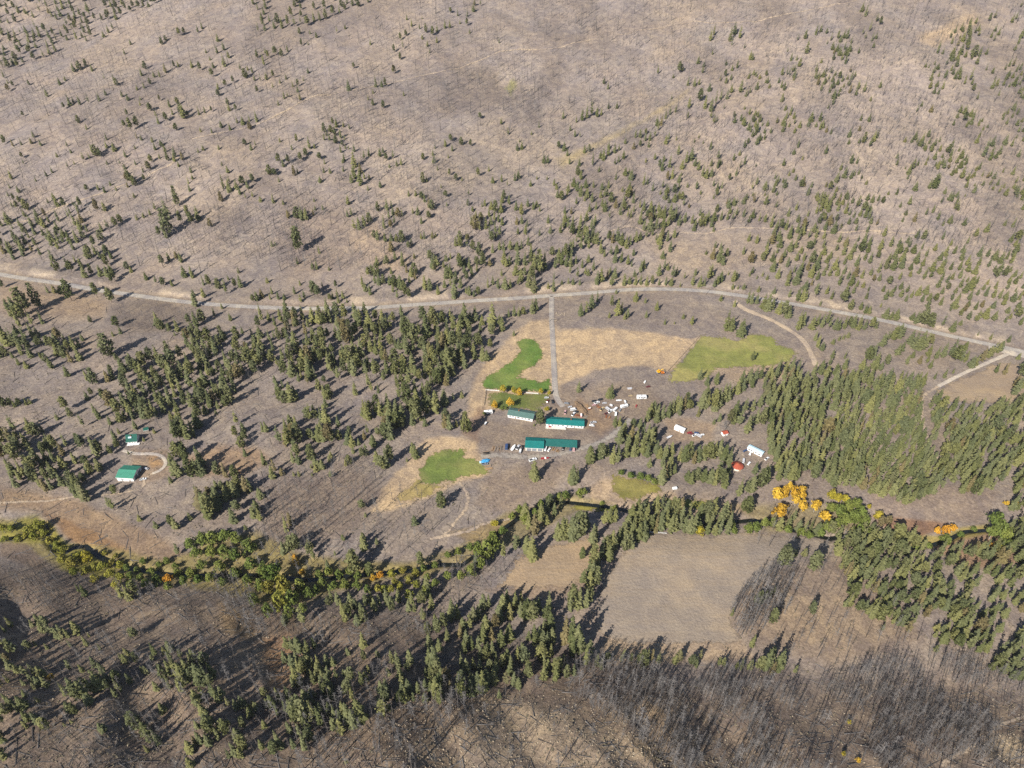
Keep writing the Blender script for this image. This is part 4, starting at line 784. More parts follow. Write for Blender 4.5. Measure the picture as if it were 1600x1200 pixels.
# tall pines with a bare lower trunk
PINES = {(0, 300): "17,77,24 25,73,16 45,68,13 70,69,9 61,66,9 69,103,16 40,66,8", (400, 300): "27,38,17", (0, 600): "52,40,8", (400, 600): "116,77,9 62,118,14", (400, 900): "60,66,9",
         (1200, 900): "2,30,10 26,24,9", (1200, 600): "8,116,14 27,118,12"}
CONIFER_FILLS = [  # polygon, spacing px, min and max height px, keep
    ([(1205, 365), (1300, 372), (1400, 385), (1600, 402), (1620, 515), (1540, 505), (1400, 472), (1250, 455), (1205, 440)], 9.5, 11, 22, .85),
    ([(1190, 600), (1210, 578), (1250, 582), (1300, 590), (1380, 596), (1440, 600), (1436, 640), (1440, 690), (1460, 720), (1480, 735), (1470, 770), (1440, 776), (1420, 790),
      (1370, 775), (1340, 765), (1300, 760), (1260, 752), (1215, 750), (1200, 720), (1195, 660)], 8.0, 18, 31, .92),
    ([(1452, 612), (1480, 640), (1540, 640), (1590, 638), (1584, 680), (1575, 740), (1550, 765), (1530, 775), (1490, 770), (1472, 735), (1462, 705), (1450, 660)], 8.4, 18, 31, .90),
    ([(1280, 560), (1400, 560), (1480, 575), (1440, 605), (1340, 600), (1280, 585)], 13, 12, 24, .7),
    ([(-20, -20), (270, -20), (240, 8), (190, 30), (170, 60), (110, 70), (60, 100), (-20, 112)], 7.5, 10, 17, .8),
    ([(390, -10), (580, -10), (540, 15), (480, 38), (400, 48)], 8, 11, 18, .6),
    ([(0, 120), (190, 120), (280, 60), (420, 60), (560, 230), (500, 330), (300, 300), (0, 330)], 9.3, 8, 15, .9, 1),
    ([(420, 60), (700, 20), (780, 60), (860, 200), (800, 330), (560, 300)], 11.2, 7, 13, .9, 1),
    ([(880, 260), (1000, 190), (1080, 130), (1180, 60), (1320, 60), (1330, 250), (1400, 300), (1200, 350), (860, 350)], 8.1, 8, 15, .9, 1),
    ([(1400, 260), (1480, 100), (1520, 0), (1610, 0), (1610, 330), (1400, 330)], 8.1, 9, 16, .9, 1),
    ([(560, 330), (860, 300), (1180, 345), (1100, 360), (900, 400), (860, 440), (640, 440)], 7.4, 10, 18, .9, 1),
    ([(0, 480), (440, 500), (760, 500), (720, 590), (560, 690), (440, 640), (0, 640)], 8.1, 13, 24, .9, 1),
    ([(300, 640), (560, 690), (620, 640), (640, 690), (560, 730), (420, 760), (330, 790)], 9.9, 12, 24, .9, 1),
    ([(420, 840), (620, 860), (680, 900), (560, 905), (430, 890)], 8.1, 14, 24, .9, 1),
    ([(430, 1010), (720, 990), (900, 940), (900, 1060), (760, 1080), (520, 1160), (420, 1100)], 8.1, 16, 27, .9, 1),
    ([(0, 960), (300, 1000), (430, 1080), (380, 1190), (100, 1130), (0, 1180)], 9.9, 14, 24, .9, .06),
    ([(870, 300), (1000, 290), (1200, 320), (1420, 300), (1610, 300), (1610, 410), (1330, 372), (1200, 352), (1000, 352), (900, 400), (860, 430)], 8.5, 10, 19, .9, .02),
    ([(1080, 330), (860, 340), (860, 450), (920, 445), (1000, 400), (1060, 370)], 8, 11, 20, .9, .0),
    ([(1160, 60), (1330, 60), (1330, 330), (1160, 330)], 9, 9, 17, .9, .08),
    ([(1470, 60), (1610, 0), (1610, 330), (1400, 330), (1400, 250)], 8.5, 9, 17, .9, .05),
    ([(1310, 850), (1420, 856), (1600, 860), (1620, 1070), (1560, 1050), (1480, 1005), (1400, 980), (1330, 930)], 9.5, 18, 28, .85, .0),
    ([(1290, 838), (1420, 840), (1440, 890), (1330, 900)], 9.5, 18, 28, .8),
    ([(995, 806), (1060, 806), (1140, 806), (1140, 836), (1000, 832)], 8.0, 22, 32, .9),
    ([(180, 595), (250, 560), (330, 530), (420, 540), (400, 590), (330, 640), (220, 650)], 10, 20, 31, .8),
    ([(440, 492), (560, 496), (760, 500), (745, 560), (690, 600), (600, 590), (450, 600), (420, 560)], 10.5, 17, 28, .75),
    ([(640, 560), (740, 570), (700, 640), (640, 670), (600, 640)], 11, 20, 32, .7),
    ([(0, 505), (70, 500), (60, 560), (0, 565)], 10, 20, 30, .7),
    ([(0, 680), (50, 660), (90, 690), (140, 720), (130, 780), (60, 760), (10, 730)], 11.5, 20, 30, .6),
    ([(0, 330), (110, 320), (190, 380), (170, 440), (60, 400), (0, 400)], 10, 14, 22, .6),
    ([(1580, 600), (1620, 600), (1620, 900), (1590, 900), (1570, 790), (1590, 700)], 9, 20, 32, .8),
]
YELLOWS = [  # base x, base y, height, width, leaf colour, label
    (1212, 781, 23, 22, 'y', 'round golden aspen at the far left end of the creek-side golden clump'),
    (1223, 778, 22, 15, 'y', 'slim golden aspen second from the left in the upper row of the golden clump'),
    (1230, 771, 20, 14, 'y', 'golden aspen with the topmost pointed crown of the golden clump'),
    (1240, 779, 22, 16, 'y', 'golden aspen with dark fir shade on its right in the golden clump'),
    (1249, 778, 22, 18, 'y', 'broad golden aspen at the right end of the upper row of the golden clump'),
    (1241, 790, 18, 16, 'y', 'golden aspen in the middle of the golden clump, below the tall ones'),
    (1252, 798, 20, 15, 'y', 'small pale golden aspen below the right end of the golden clump'),
    (1217, 806, 22, 24, 'y', 'roundest golden aspen, lowest on the left of the golden clump'),
    (1271, 800, 22, 17, 'y', 'lone golden aspen standing right of the golden clump'),
    (1286, 815, 20, 20, 'y', 'golden aspen lowest on the right, nearest the bare field'),
    (1297, 780, 18, 14, 'l', 'lime-yellow aspen just right of the golden clump above green trees'),
    (1306, 786, 18, 14, 'l', 'yellow-green aspen among green trees right of the golden clump'),
    (1318, 786, 16, 16, 'l', 'second yellow-green aspen among green trees right of the golden clump'),
    (1370, 812, 16, 15, 'l', 'round yellow-green tree alone at the edge of the dry creek meadow'),
    (1356, 796, 10, 8, 'l', 'small yellow shrub above the round yellow-green tree by the creek meadow'),
    (1462, 834, 14, 12, 'o', 'orange shrub at the left end of the creek meadow clump'),
    (1475, 833, 16, 14, 'o', 'orange shrub in the middle of the creek meadow clump'),
    (1486, 831, 14, 12, 'o', 'orange shrub at the right end of the creek meadow clump'),
    (1570, 790, 10, 9, 'y', 'small golden shrub by the path at the right edge'),
    (1584, 791, 11, 10, 'y', 'second small golden shrub by the path at the right edge'),
    (1558, 862, 14, 14, 'l', 'yellow-green shrub under the big round creek tree'),
    (1548, 858, 12, 12, 'o', 'orange-brown shrub beside the big round creek tree'),
    (1092, 836, 15, 14, 'l', 'bright yellow tree in the fir row above the big bare field'),
    (786, 614, 13, 13, 'l', 'bright yellow tree at the white fence on the lawn'),
    (803, 615, 12, 9, 'l', 'yellow-green tree second along the lawn fence'),
    (811, 618, 13, 11, 'y', 'golden tree right of the yellow-green one along the lawn fence'),
    (845, 617, 11, 9, 'l', 'olive-yellow tree where the lawn fence meets the driveway'),
    (858, 617, 8, 7, 'l', 'small lime tree at the driveway edge of the lawn'),
    (773, 638, 13, 11, 'y', 'golden tree next to the white camper'),
    (797, 638, 17, 14, 'y', 'tall golden tree behind the white house'),
    (854, 643, 9, 9, 'l', 'lime shrub beside the spruce between the two farmhouses'),
    (139, 876, 17, 19, 'l', 'bright yellow-green round shrub by the creek on the left'),
    (266, 910, 14, 16, 'o', 'orange shrub on the creek bank below the left meadow'),
    (464, 884, 14, 12, 'y', 'golden shrub at the upper edge of the creek thicket'),
    (461, 874, 9, 8, 'o', 'small orange-brown shrub above the golden shrub of the creek thicket'),
    (474, 900, 12, 12, 'y', 'second golden shrub in the creek thicket, lower down'),
    (595, 905, 14, 12, 'o', 'orange shrub right of the creek thicket clearing'),
    (584, 907, 11, 10, 'y', 'golden shrub beside the orange one right of the creek thicket clearing'),
    (82, 1062, 9, 12, 'y', 'small golden shrub on the dark burnt slope at lower left'),
    (773, 822, 10, 14, 'l', 'yellow shrub at the upper end of the creek track'),
    (1340, 1189, 6, 9, 'y', 'tiny golden shrub among the grey snags at the bottom right'),
    (1325, 1131, 7, 8, 'l', 'tiny lime shrub among the grey snags at the bottom right'),
    (1317, 1180, 7, 8, 'l', 'lime shrub at the bottom edge among grey snags'),
]
GREENS = [  # broad-leaved trees and thickets along the creek: x, y, height, width
    (50, 832, 15, 20), (64, 828, 18, 22), (8, 832, 16, 16), (20, 830, 13, 13), (54, 842, 12, 14), (72, 838, 12, 14), (82, 850, 15, 15), (92, 858, 15, 15), (101, 865, 14, 16),
    (101, 878, 16, 18), (114, 884, 16, 18), (126, 874, 13, 15), (118, 898, 14, 16), (150, 890, 13, 16), (163, 890, 13, 18), (176, 884, 12, 14), (190, 886, 12, 14), (200, 892, 11, 14),
    (216, 894, 10, 12), (135, 895, 12, 14), (175, 902, 13, 16), (190, 906, 14, 16), (150, 908, 12, 14), (300, 858, 18, 22), (318, 850, 20, 22), (335, 848, 20, 24), (355, 845, 18, 24), (372, 848, 18, 22),
    (390, 862, 22, 26), (310, 872, 18, 20), (332, 868, 16, 20), (352, 868, 18, 22), (370, 876, 20, 22), (395, 888, 20, 24), (345, 890, 16, 20), (318, 890, 16, 18), (370, 902, 18, 22),
    (415, 900, 22, 24), (432, 912, 34, 30), (448, 930, 34, 28), (440, 950, 30, 26), (424, 930, 26, 22), (460, 945, 26, 24), (472, 925, 22, 20), (410, 925, 22, 20), (400, 945, 20, 20), (455, 965, 22, 20),
    (485, 935, 18, 18), (495, 930, 16, 16), (420, 960, 20, 20), (475, 960, 18, 18), (592, 924, 12, 14), (602, 926, 12, 14), (612, 926, 12, 14), (626, 922, 12, 14), (640, 912, 14, 14), (652, 920, 14, 14), (618, 914, 12, 12),
    (650, 900, 12, 14), (668, 908, 12, 14), (700, 872, 12, 12), (716, 866, 12, 12), (735, 862, 14, 14), (748, 870, 24, 20), (762, 872, 30, 26), (772, 862, 26, 24), (750, 890, 22, 20), (735, 900, 18, 18), (720, 908, 16, 16),
    (700, 905, 14, 16), (770, 846, 18, 18), (785, 838, 16, 16), (884, 780, 14, 14), (873, 782, 13, 13), (858, 786, 14, 14), (844, 794, 14, 14), (905, 776, 14, 14), (912, 774, 12, 12), (836, 806, 14, 14), (820, 818, 16, 16),
    (1192, 826, 18, 16), (1180, 830, 16, 16), (1168, 832, 16, 16), (1142, 826, 14, 14), (1146, 834, 12, 12), (1206, 822, 14, 14), (1296, 800, 16, 18), (1310, 806, 20, 20), (1322, 800, 20, 20), (1334, 796, 20, 20), (1342, 808, 22, 20), (1330, 816, 22, 22),
    (1316, 822, 22, 22), (1302, 826, 20, 20), (1348, 822, 20, 18), (1290, 832, 18, 18), (1280, 838, 16, 16), (1340, 834, 18, 18), (1548, 826, 32, 26), (1556, 838, 30, 28), (1566, 846, 26, 24), (1545, 842, 24, 22), (1570, 858, 20, 20), (1475, 848, 14, 20),
    (970, 742, 8, 12), (985, 746, 9, 14), (1000, 748, 10, 14), (1012, 752, 10, 14), (1022, 756, 9, 12), (790, 640, 5, 6), (784, 640, 5, 7), (757, 648, 5, 7),
    (225, 880, 9, 12), (240, 898, 12, 15), (262, 880, 10, 13), (280, 900, 13, 15), (165, 868, 8, 10), (182, 872, 8, 11), (205, 904, 12, 15), (222, 908, 12, 15), (265, 920, 13, 16), (300, 900, 14, 16),
    (330, 910, 15, 17), (350, 915, 16, 18), (388, 912, 16, 18), (500, 905, 14, 16), (515, 898, 13, 15), (530, 902, 13, 15), (548, 898, 12, 15), (560, 904, 13, 15), (575, 896, 11, 13), (505, 918, 15, 17), (522, 922, 15, 17), (540, 920, 15, 17),
    (560, 922, 14, 16), (576, 926, 14, 16), (612, 900, 10, 13), (630, 896, 10, 13), (662, 892, 10, 13), (680, 886, 9, 12), (680, 918, 13, 15), (664, 930, 14, 15), (640, 934, 14, 15), (1360, 836, 10, 14), (1382, 838, 9, 12), (1404, 842, 8, 12), (1430, 858, 9, 14), (1450, 856, 9, 13),
    (1500, 838, 8, 12), (1520, 830, 8, 12), (1230, 832, 13, 15), (1250, 836, 13, 15), (1262, 842, 12, 14), (800, 812, 12, 14), (812, 800, 12, 13), (940, 790, 7, 10), (960, 796, 7, 10), (30, 845, 9, 13), (10, 846, 10, 13), (40, 838, 9, 12),
    (248, 912, 16, 18), (230, 918, 14, 16), (208, 920, 16, 18), (184, 918, 14, 16), (290, 915, 16, 16), (312, 910, 14, 16), (275, 888, 10, 12), (250, 886, 9, 12),
]

# ------------------------------------------------------------------ tree shapes (metres, 20 m tall; copies are scaled)
TH = 20.0
def trunk_geo(mb, h, r, rg, n=6, bend=0.25, mi=0):
    pts = [Vector((rg.uniform(-bend, bend) * (k > 0), rg.uniform(-bend, bend) * (k > 0), h * k / 3)) for k in range(4)]
    pts[0].z = -0.8
    for k in range(3):
        mb.tube(pts[k], pts[k + 1], r * (1 - .31 * k), r * (1 - .31 * (k + 1)), n, mi, cap=(k == 2))

def fir_crown(seed, rad=3.3, t0=0.10, tiers=15, droop=.32, power=.85):
    rg = random.Random(seed); mb = MB()
    for i in range(tiers):
        t = t0 + (0.985 - t0) * i / (tiers - 1)
        z = TH * t
        prof = rad * ((1 - t) / (1 - t0)) ** power * (0.55 + .45 * min(1, (t - t0 + .04) / .22)) + 0.35
        k = max(5, int(6 + 5 * (1 - t)))
        a0 = rg.uniform(0, 6.28)
        for j in range(k):
            if rg.random() < .16: continue
            a = a0 + 6.283 * j / k + rg.uniform(-.3, .3)
            r = prof * rg.uniform(.48, 1.28)
            d = Vector((math.cos(a), math.sin(a), 0)); s = Vector((-d.y, d.x, 0))
            root = Vector((0, 0, z + .35 + rg.uniform(-.25, .25)))
            tip = root + d * r + Vector((0, 0, -droop * r + rg.uniform(-.25, .2)))
            w = r * rg.uniform(.26, .42) + .12
            mid = root.lerp(tip, .55) + Vector((0, 0, .10 * r))
            lo = -.22 * r - .12
            L = mid + s * w + Vector((0, 0, lo)); Rr = mid - s * w + Vector((0, 0, lo))
            mb.face([root, L, mid]); mb.face([L, tip, mid]); mb.face([root, mid, Rr]); mb.face([mid, tip, Rr])
    mb.face([(0.25, 0, TH * .965), (-.12, .22, TH * .965), (0, 0, TH)]); mb.face([(-.12, .22, TH * .965), (-.12, -.22, TH * .965), (0, 0, TH)])
    mb.face([(-.12, -.22, TH * .965), (.25, 0, TH * .965), (0, 0, TH)])
    return mb

def clump_crown(seed, shape, n, size, per=7, quad=True):
    """shape(rg) -> centre of a leaf clump; leaves are small faces turned all ways, mostly outwards"""
    rg = random.Random(seed); mb = MB()
    cs = [shape(rg) for _ in range(n)]
    mid = sum((Vector(c) for c in cs), Vector()) / n
    for c in cs:
        c = Vector(c); out = (c - mid).normalized()
        rr = size * rg.uniform(.7, 1.4)
        for _ in range(per):
            o = Vector((rg.gauss(0, 1), rg.gauss(0, 1), rg.gauss(0, .75))) * rr * .5
            nrm = (out * .9 + Vector((rg.gauss(0, 1), rg.gauss(0, 1), rg.gauss(0, 1) + .5)) * .55).normalized()
            a = nrm.orthogonal().normalized(); a = (a * math.cos(q := rg.uniform(0, 6.28)) + nrm.cross(a) * math.sin(q)); b = nrm.cross(a)
            k = rr * rg.uniform(.4, .75)
            p = c + o
            mb.face([p + a * k, p + b * k * .8, p - a * k, p - b * k * .8])
    return mb

def pine_shape(lo=.42, rad=2.9):
    def f(rg):
        while True:
            t = rg.random(); r = rad * (math.sin(math.pi * min(1, (t ** 1.0 * .72 + .27))) ** .75) * rg.uniform(.3, 1) ** .5
            a = rg.uniform(0, 6.28)
            return (r * math.cos(a), r * math.sin(a), TH * (lo + (0.97 - lo) * t))
    return f

def dome_shape(rad, lo, hi, lobes):
    def f(rg):
        c = lobes[rg.randrange(len(lobes))]
        d = Vector((rg.gauss(0, 1), rg.gauss(0, 1), rg.gauss(0, 1))).normalized() * rg.uniform(.55, 1) * c[3]
        return (c[0] + d.x, c[1] + d.y, max(lo, c[2] + d.z * .95))
    return f

def round_crown(seed, rad=9.0, lo=3.0, n=85, size=1.7):
    rg = random.Random(seed)
    lobes = [(0, 0, TH * .62, rad * .62)]
    for k in range(6):
        a = k * 1.05 + rg.uniform(-.3, .3); q = rad * rg.uniform(.40, .62)
        lobes.append((q * math.cos(a), q * math.sin(a), TH * rg.uniform(.36, .66), rad * rg.uniform(.33, .48)))
    lobes.append((rg.uniform(-1, 1), rg.uniform(-1, 1), TH * .80, rad * .38))
    return clump_crown(seed + 1, dome_shape(rad, lo, TH, lobes), n, size, 7)

def snag_geo(seed, twiggy=0, lean=.6):
    rg = random.Random(seed); mb = MB()
    top = Vector((rg.uniform(-lean, lean), rg.uniform(-lean, lean), TH))
    midp = top * .5 + Vector((rg.uniform(-.3, .3), rg.uniform(-.3, .3), 0))
    r = rg.uniform(.13, .21)
    mb.tube((0, 0, -.8), midp, r, r * .66, 5, cap=False); mb.tube(midp, top, r * .66, .05, 5)
    for k in range(14 + twiggy):
        t = rg.uniform(.22, .97)
        p = midp * (t / .5) if t < .5 else midp.lerp(top, (t - .5) / .5)
        a = rg.uniform(0, 6.28)
        L = (1.1 - t) * rg.uniform(1.2, 3.4) * (1.25 if twiggy else .8) + .35
        q = p + Vector((math.cos(a) * L, math.sin(a) * L, L * rg.uniform(-.25, .55)))
        mb.tube(p, q, .075 if twiggy else .085, .03, 3, cap=False)
        if twiggy:
            for _ in range(2):
                p2 = p.lerp(q, rg.uniform(.4, .9)); q2 = p2 + Vector((rg.uniform(-1, 1), rg.uniform(-1, 1), rg.uniform(-.2, 1))) * L * .4
                mb.tube(p2, q2, .045, .02, 3, cap=False)
    return mb

CROWNS, TRUNKS, KIND_OF = [], [], []            # parallel lists of shared meshes
def add_proto(kind, crown_mb, cmat, tr_h, tr_r, tmat='bark', seed=0):
    CROWNS.append(crown_mb.mesh('crown', M[cmat]))
    tb = MB(); trunk_geo(tb, tr_h, tr_r, random.Random(seed)); TRUNKS.append(tb.mesh('trunk', M[tmat], True)); KIND_OF.append(kind)
for s, (rad, pw, t0) in enumerate([(3.8, .66, .06), (3.4, .78, .08), (4.2, .70, .05), (3.7, .58, .12), (3.2, .62, .10)]):
    add_proto('fir', fir_crown(10 + s, rad, t0, 15, .30 + .05 * (s % 3), pw), 'needles', 18.5, .27, seed=s)
for s, (rad, pw, t0) in enumerate([(2.7, .5, .22), (4.8, .75, .04), (3.0, 1.0, .03)]):
    add_proto('fir', fir_crown(80 + s, rad, t0, (11, 17, 13)[s], (.15, .4, .3)[s], pw), 'needles', 18.5, .27, seed=90 + s)
for s in range(3):
    add_proto('pine', clump_crown(30 + s, pine_shape((.24, .14, .36)[s], (3.0, 3.5, 2.9)[s]), 78, 1.25, 7), 'needles', 18.2, .28, seed=20 + s)
for s in range(3):
    add_proto('young', fir_crown(50 + s, (4.9, 5.4, 4.4)[s], .02, 12, .2, .75), 'young_needles', 17, .3, seed=40 + s)
FIR, PINE, YOUNG = (0, 1, 2, 3, 4, 5, 6, 7), (8, 9, 10), (11, 12, 13)

def joined(crown, trunk):
    """crown and trunk in one mesh for the far masses"""
    bm = bmesh.new(); bm.from_mesh(crown)
    n = len(bm.faces); bm.from_mesh(trunk); bm.faces.ensure_lookup_table()
    for f in bm.faces[n:]: f.material_index = 1
    me = bpy.data.meshes.new('tree_form'); bm.to_mesh(me); bm.free()
    me.materials.append(crown.materials[0]); me.materials.append(trunk.materials[0])
    return me

def form_collection(name, meshes):
    c = bpy.data.collections.new(name)
    for i, me in enumerate(meshes):
        c.objects.link(bpy.data.objects.new('%s_%02d' % (name, i), me))
    return c

def scatter(name, label, coll, P, rot, scl, idx):
    """one mass of many copies: a point for each, filled in by geometry nodes"""
    me = bpy.data.meshes.new(name)
    P = np.asarray(P, np.float32); n = len(P)
    me.vertices.add(n); me.vertices.foreach_set('co', P.ravel())
    a = me.attributes.new('turn', 'FLOAT_VECTOR', 'POINT'); a.data.foreach_set('vector', np.asarray(rot, np.float32).ravel())
    a = me.attributes.new('size', 'FLOAT_VECTOR', 'POINT'); a.data.foreach_set('vector', np.asarray(scl, np.float32).ravel())
    a = me.attributes.new('form', 'INT', 'POINT'); a.data.foreach_set('value', np.asarray(idx, np.int32))
    me.update()
    o = link(bpy.data.objects.new(name, me)); tag(o, label, None, None, 'stuff')
    g = bpy.data.node_groups.new(name, 'GeometryNodeTree')
    g.interface.new_socket('Geometry', in_out='INPUT', socket_type='NodeSocketGeometry'); g.interface.new_socket('Geometry', in_out='OUTPUT', socket_type='NodeSocketGeometry')
    gi, go = g.nodes.new('NodeGroupInput'), g.nodes.new('NodeGroupOutput')
    ip = g.nodes.new('GeometryNodeInstanceOnPoints'); ci = g.nodes.new('GeometryNodeCollectionInfo')
    ci.inputs['Collection'].default_value = coll; ci.inputs['Separate Children'].default_value = True; ci.inputs['Reset Children'].default_value = True
    def attr(nm, dt):
        q = g.nodes.new('GeometryNodeInputNamedAttribute'); q.data_type = dt; q.inputs['Name'].default_value = nm
        return q.outputs['Attribute']
    e = g.nodes.new('FunctionNodeEulerToRotation')
    g.links.new(attr('turn', 'FLOAT_VECTOR'), e.inputs[0])
    g.links.new(gi.outputs[0], ip.inputs['Points']); g.links.new(ci.outputs[0], ip.inputs['Instance'])
    ip.inputs['Pick Instance'].default_value = True
    g.links.new(attr('form', 'INT'), ip.inputs['Instance Index']); g.links.new(e.outputs[0], ip.inputs['Rotation']); g.links.new(attr('size', 'FLOAT_VECTOR'), ip.inputs['Scale'])
    g.links.new(ip.outputs[0], go.inputs[0])
    o.modifiers.new('copies', 'NODES').node_group = g
    return o

def darts(poly, spacing, keep=1.0, clump=None, cap=200000):
    """random photo points in a polygon, no two nearer than the spacing"""
    us = [p[0] for p in poly]; vv = [p[1] for p in poly]
    area = (max(us) - min(us)) * (max(vv) - min(vv))
    n = int(min(cap, area / spacing ** 2 * 4))
    u = rng.uniform(min(us), max(us), n); v = rng.uniform(min(vv), max(vv), n)
    ok = poly_sd(u, v, poly) > 0
    u, v = u[ok], v[ok]
    seen = set(); out = []
    cell = spacing
    grid = {}
    for a, b in zip(u, v):
        ia, ib = int(a // cell), int(b // cell)
        bad = False
        for x in (ia - 1, ia, ia + 1):
            for y in (ib - 1, ib, ib + 1):
                for (c, d) in grid.get((x, y), ()):
                    if (a - c) ** 2 + (b - d) ** 2 < spacing ** 2: bad = True; break
                if bad: break
            if bad: break
        if bad: continue
        grid.setdefault((ia, ib), []).append((a, b)); out.append((a, b))
    out = np.array(out) if out else np.zeros((0, 2))
    k = rng.random(len(out)) < keep
    if clump and len(out):
        k &= fbm((out[:, 0] * .85 + out[:, 1] * .5) / clump, (out[:, 1] * .85 - out[:, 0] * .5) / (clump * .45), 301, 4) > rng.uniform(-.28, .26, len(out))
    return out[k]

# ------------------------------------------------------------------ conifers
BLOCK = [  # kept clear of trees and brush: (polygon in photo pixels)
    [(790, 640), (800, 632), (838, 640), (836, 662), (790, 655)], [(850, 672), (852, 648), (916, 655), (914, 672)], [(816, 710), (818, 684), (900, 690), (900, 708)],
    [(180, 755), (186, 726), (224, 726), (214, 756)], [(192, 696), (194, 672), (222, 672), (222, 696)], [(1050, 680), (1050, 660), (1072, 664), (1072, 680)],
    [(1163, 716), (1163, 692), (1195, 700), (1195, 716)], [(1143, 742), (1143, 714), (1166, 714), (1166, 742)],
    [(1070, 690), (1070, 668), (1102, 672), (1102, 690)],
]
def blocked(u, v):
    b = np.zeros(len(u), bool)
    for p in BLOCK: b |= poly_sd(u, v, p) > 0
    return b

def parse(d):
    out = []
    for (ox, oy), s in d.items():
        for q in s.split():
            x, y, h = (float(k) for k in q.split(','))
            out.append((ox + x * 2.5, oy + y * 2.5, h * 2.5))
    return np.array(out)

manual = parse(CONIFERS)
manual[:, :2] += rng.uniform(-1.2, 1.2, (len(manual), 2))
pines = parse(PINES)
fills = []
for poly, sp, h0, h1, keep, *cl in CONIFER_FILLS:
    q = darts(poly, sp, keep)
    if cl:                                            # drawn together into groves that run up the slope
        nz = fbm((q[:, 0] * .8 + q[:, 1] * .6) / 46 + 3, (q[:, 1] * .8 - q[:, 0] * .6) / 20, 401, 3)
        q = q[nz > (.17 if cl[0] == 1 else cl[0]) + rng.uniform(-.05, .22, len(q))]
    d = np.full(len(q), 1e9)
    for (ox, oy) in manual[:, :2]: d = np.minimum(d, (q[:, 0] - ox) ** 2 + (q[:, 1] - oy) ** 2)
    q = q[d > (sp * .7) ** 2]
    fills.append(np.column_stack([q, rng.uniform(h0, h1, len(q))]))
fills = np.concatenate(fills)
allc = np.concatenate([manual, pines, fills])
for x0, x1, yb in ((793, 834, 660), (853, 913, 671), (819, 900, 708), (182, 222, 754), (197, 222, 696), (1051, 1070, 680), (1074, 1099, 686), (1166, 1192, 717), (1144, 1164, 739)):
    near = (allc[:, 0] > x0 - 5) & (allc[:, 0] < x1 + 5) & (allc[:, 1] > yb) & (allc[:, 1] < yb + 60)   # trees in front of a building stay low enough to show it
    allc[near, 2] = np.minimum(allc[near, 2], np.maximum(allc[near, 1] - yb, 5) * .9)
is_pine = np.zeros(len(allc), bool); is_pine[len(manual):len(manual) + len(pines)] = True
okc = ~blocked(allc[:, 0], allc[:, 1])
allc, is_pine = allc[okc], is_pine[okc]
CX, CY, CZ = unproject(allc[:, 0], allc[:, 1])
ppm = px_per_m(CX, CY, CZ)
CHM = np.clip(allc[:, 2] / ppm * rng.uniform(.92, 1.12, len(allc)), 2.5, 33)
okc = (np.abs(hill_d(CX, CY)) > 5.5)
allc, is_pine, CX, CY, CZ, CHM, ppm = (a[okc] for a in (allc, is_pine, CX, CY, CZ, CHM, ppm))
CVIS = CHM * ppm
rsel = rng.random(len(allc))
form = np.empty(len(allc), int)
west = (allc[:, 0] < 760)
for i in range(len(allc)):
    if is_pine[i]: form[i] = rng.choice(PINE)
    elif CHM[i] < 8.5: form[i] = rng.choice(YOUNG) if rsel[i] < .8 else rng.choice(FIR)
    elif rsel[i] < (.2 if allc[i, 1] > 880 else .36 if west[i] else .10): form[i] = rng.choice(PINE)
    else: form[i] = rng.choice(FIR)
CS = CHM / TH
CXY = CS * rng.uniform(.8, 1.5, len(allc)) * np.where(np.isin(form, FIR), np.clip((17 / CHM) ** .35, .8, 1.5), np.where(np.isin(form, PINE), np.clip((17 / CHM) ** .3, .85, 1.4), 1.0))
CXY *= np.where((allc[:, 0] > 1180) & (allc[:, 1] > 560), .86, np.where(allc[:, 1] > 860, .8, .95))
CROT = rng.uniform(0, 6.28, len(allc))

LANDMARKS = [('red round roof', 1154, 728), ('pale blue roof', 1179, 704), ('white trailer in the forest clearing', 1061, 670), ('teal barn roof', 835, 696),
    ('long teal roofed farmhouse', 884, 658), ('white house with dull green roof', 814, 646), ('green roofed workshop', 199, 741), ('dark green cabin roof', 207, 683),
    ('blue tarp', 757, 719), ('golden aspen clump', 1238, 785), ('orange creek meadow shrubs', 1475, 828), ('driveway junction', 863, 462), ('end of the loop road', 1274, 570),
    ('side road junction', 1572, 551), ('green field upper corner', 1096, 523), ('lowest lawn tip', 662, 757), ('lime shrub by the left creek', 139, 870), ('left creek bend', 58, 813),
    ('bare field bottom corner', 1160, 1003), ('bare field right tip', 1306, 852), ('bare field left corner', 926, 975), ('yellow tree above the bare field', 1092, 830),
    ('orange shrub on the creek bank', 266, 903), ('golden creek thicket shrub', 464, 878), ('orange shrub right of the thicket', 595, 900), ('golden shrub on the dark slope', 82, 1058),
    ('cabin drive bend', 259, 723), ('lower lawn by the creek', 995, 765), ('forest track upper end', 1466, 604), ('small bare field', 860, 890), ('corner track', 1545, 1145),
    ('big round creek tree', 1556, 825), ('lower track bend', 732, 780), ('yellow and orange machines', 1031, 581), ('white camper by the lawn', 763, 643), ('dirt ring in the left meadow', 360, 718),
    ('bare strip lower right', 1300, 980), ('tiny golden shrub at the bottom', 1340, 1189), ('tiny lime shrub low right', 1325, 1131), ('bottom rocky knob', 860, 1130), ('narrow gully of the left burn', 200, 1064), ('pale road bank on the left', 62, 414)]
ORD = ['first', 'second', 'third', 'fourth', 'fifth', 'sixth', 'seventh', 'eighth', 'ninth', 'tenth', 'eleventh', 'twelfth', 'thirteenth', 'fourteenth', 'fifteenth', 'sixteenth', 'seventeenth',
       'eighteenth', 'nineteenth', 'twentieth']
TENS = {2: 'twenty', 3: 'thirty', 4: 'forty', 5: 'fifty', 6: 'sixty', 7: 'seventy', 8: 'eighty', 9: 'ninety'}
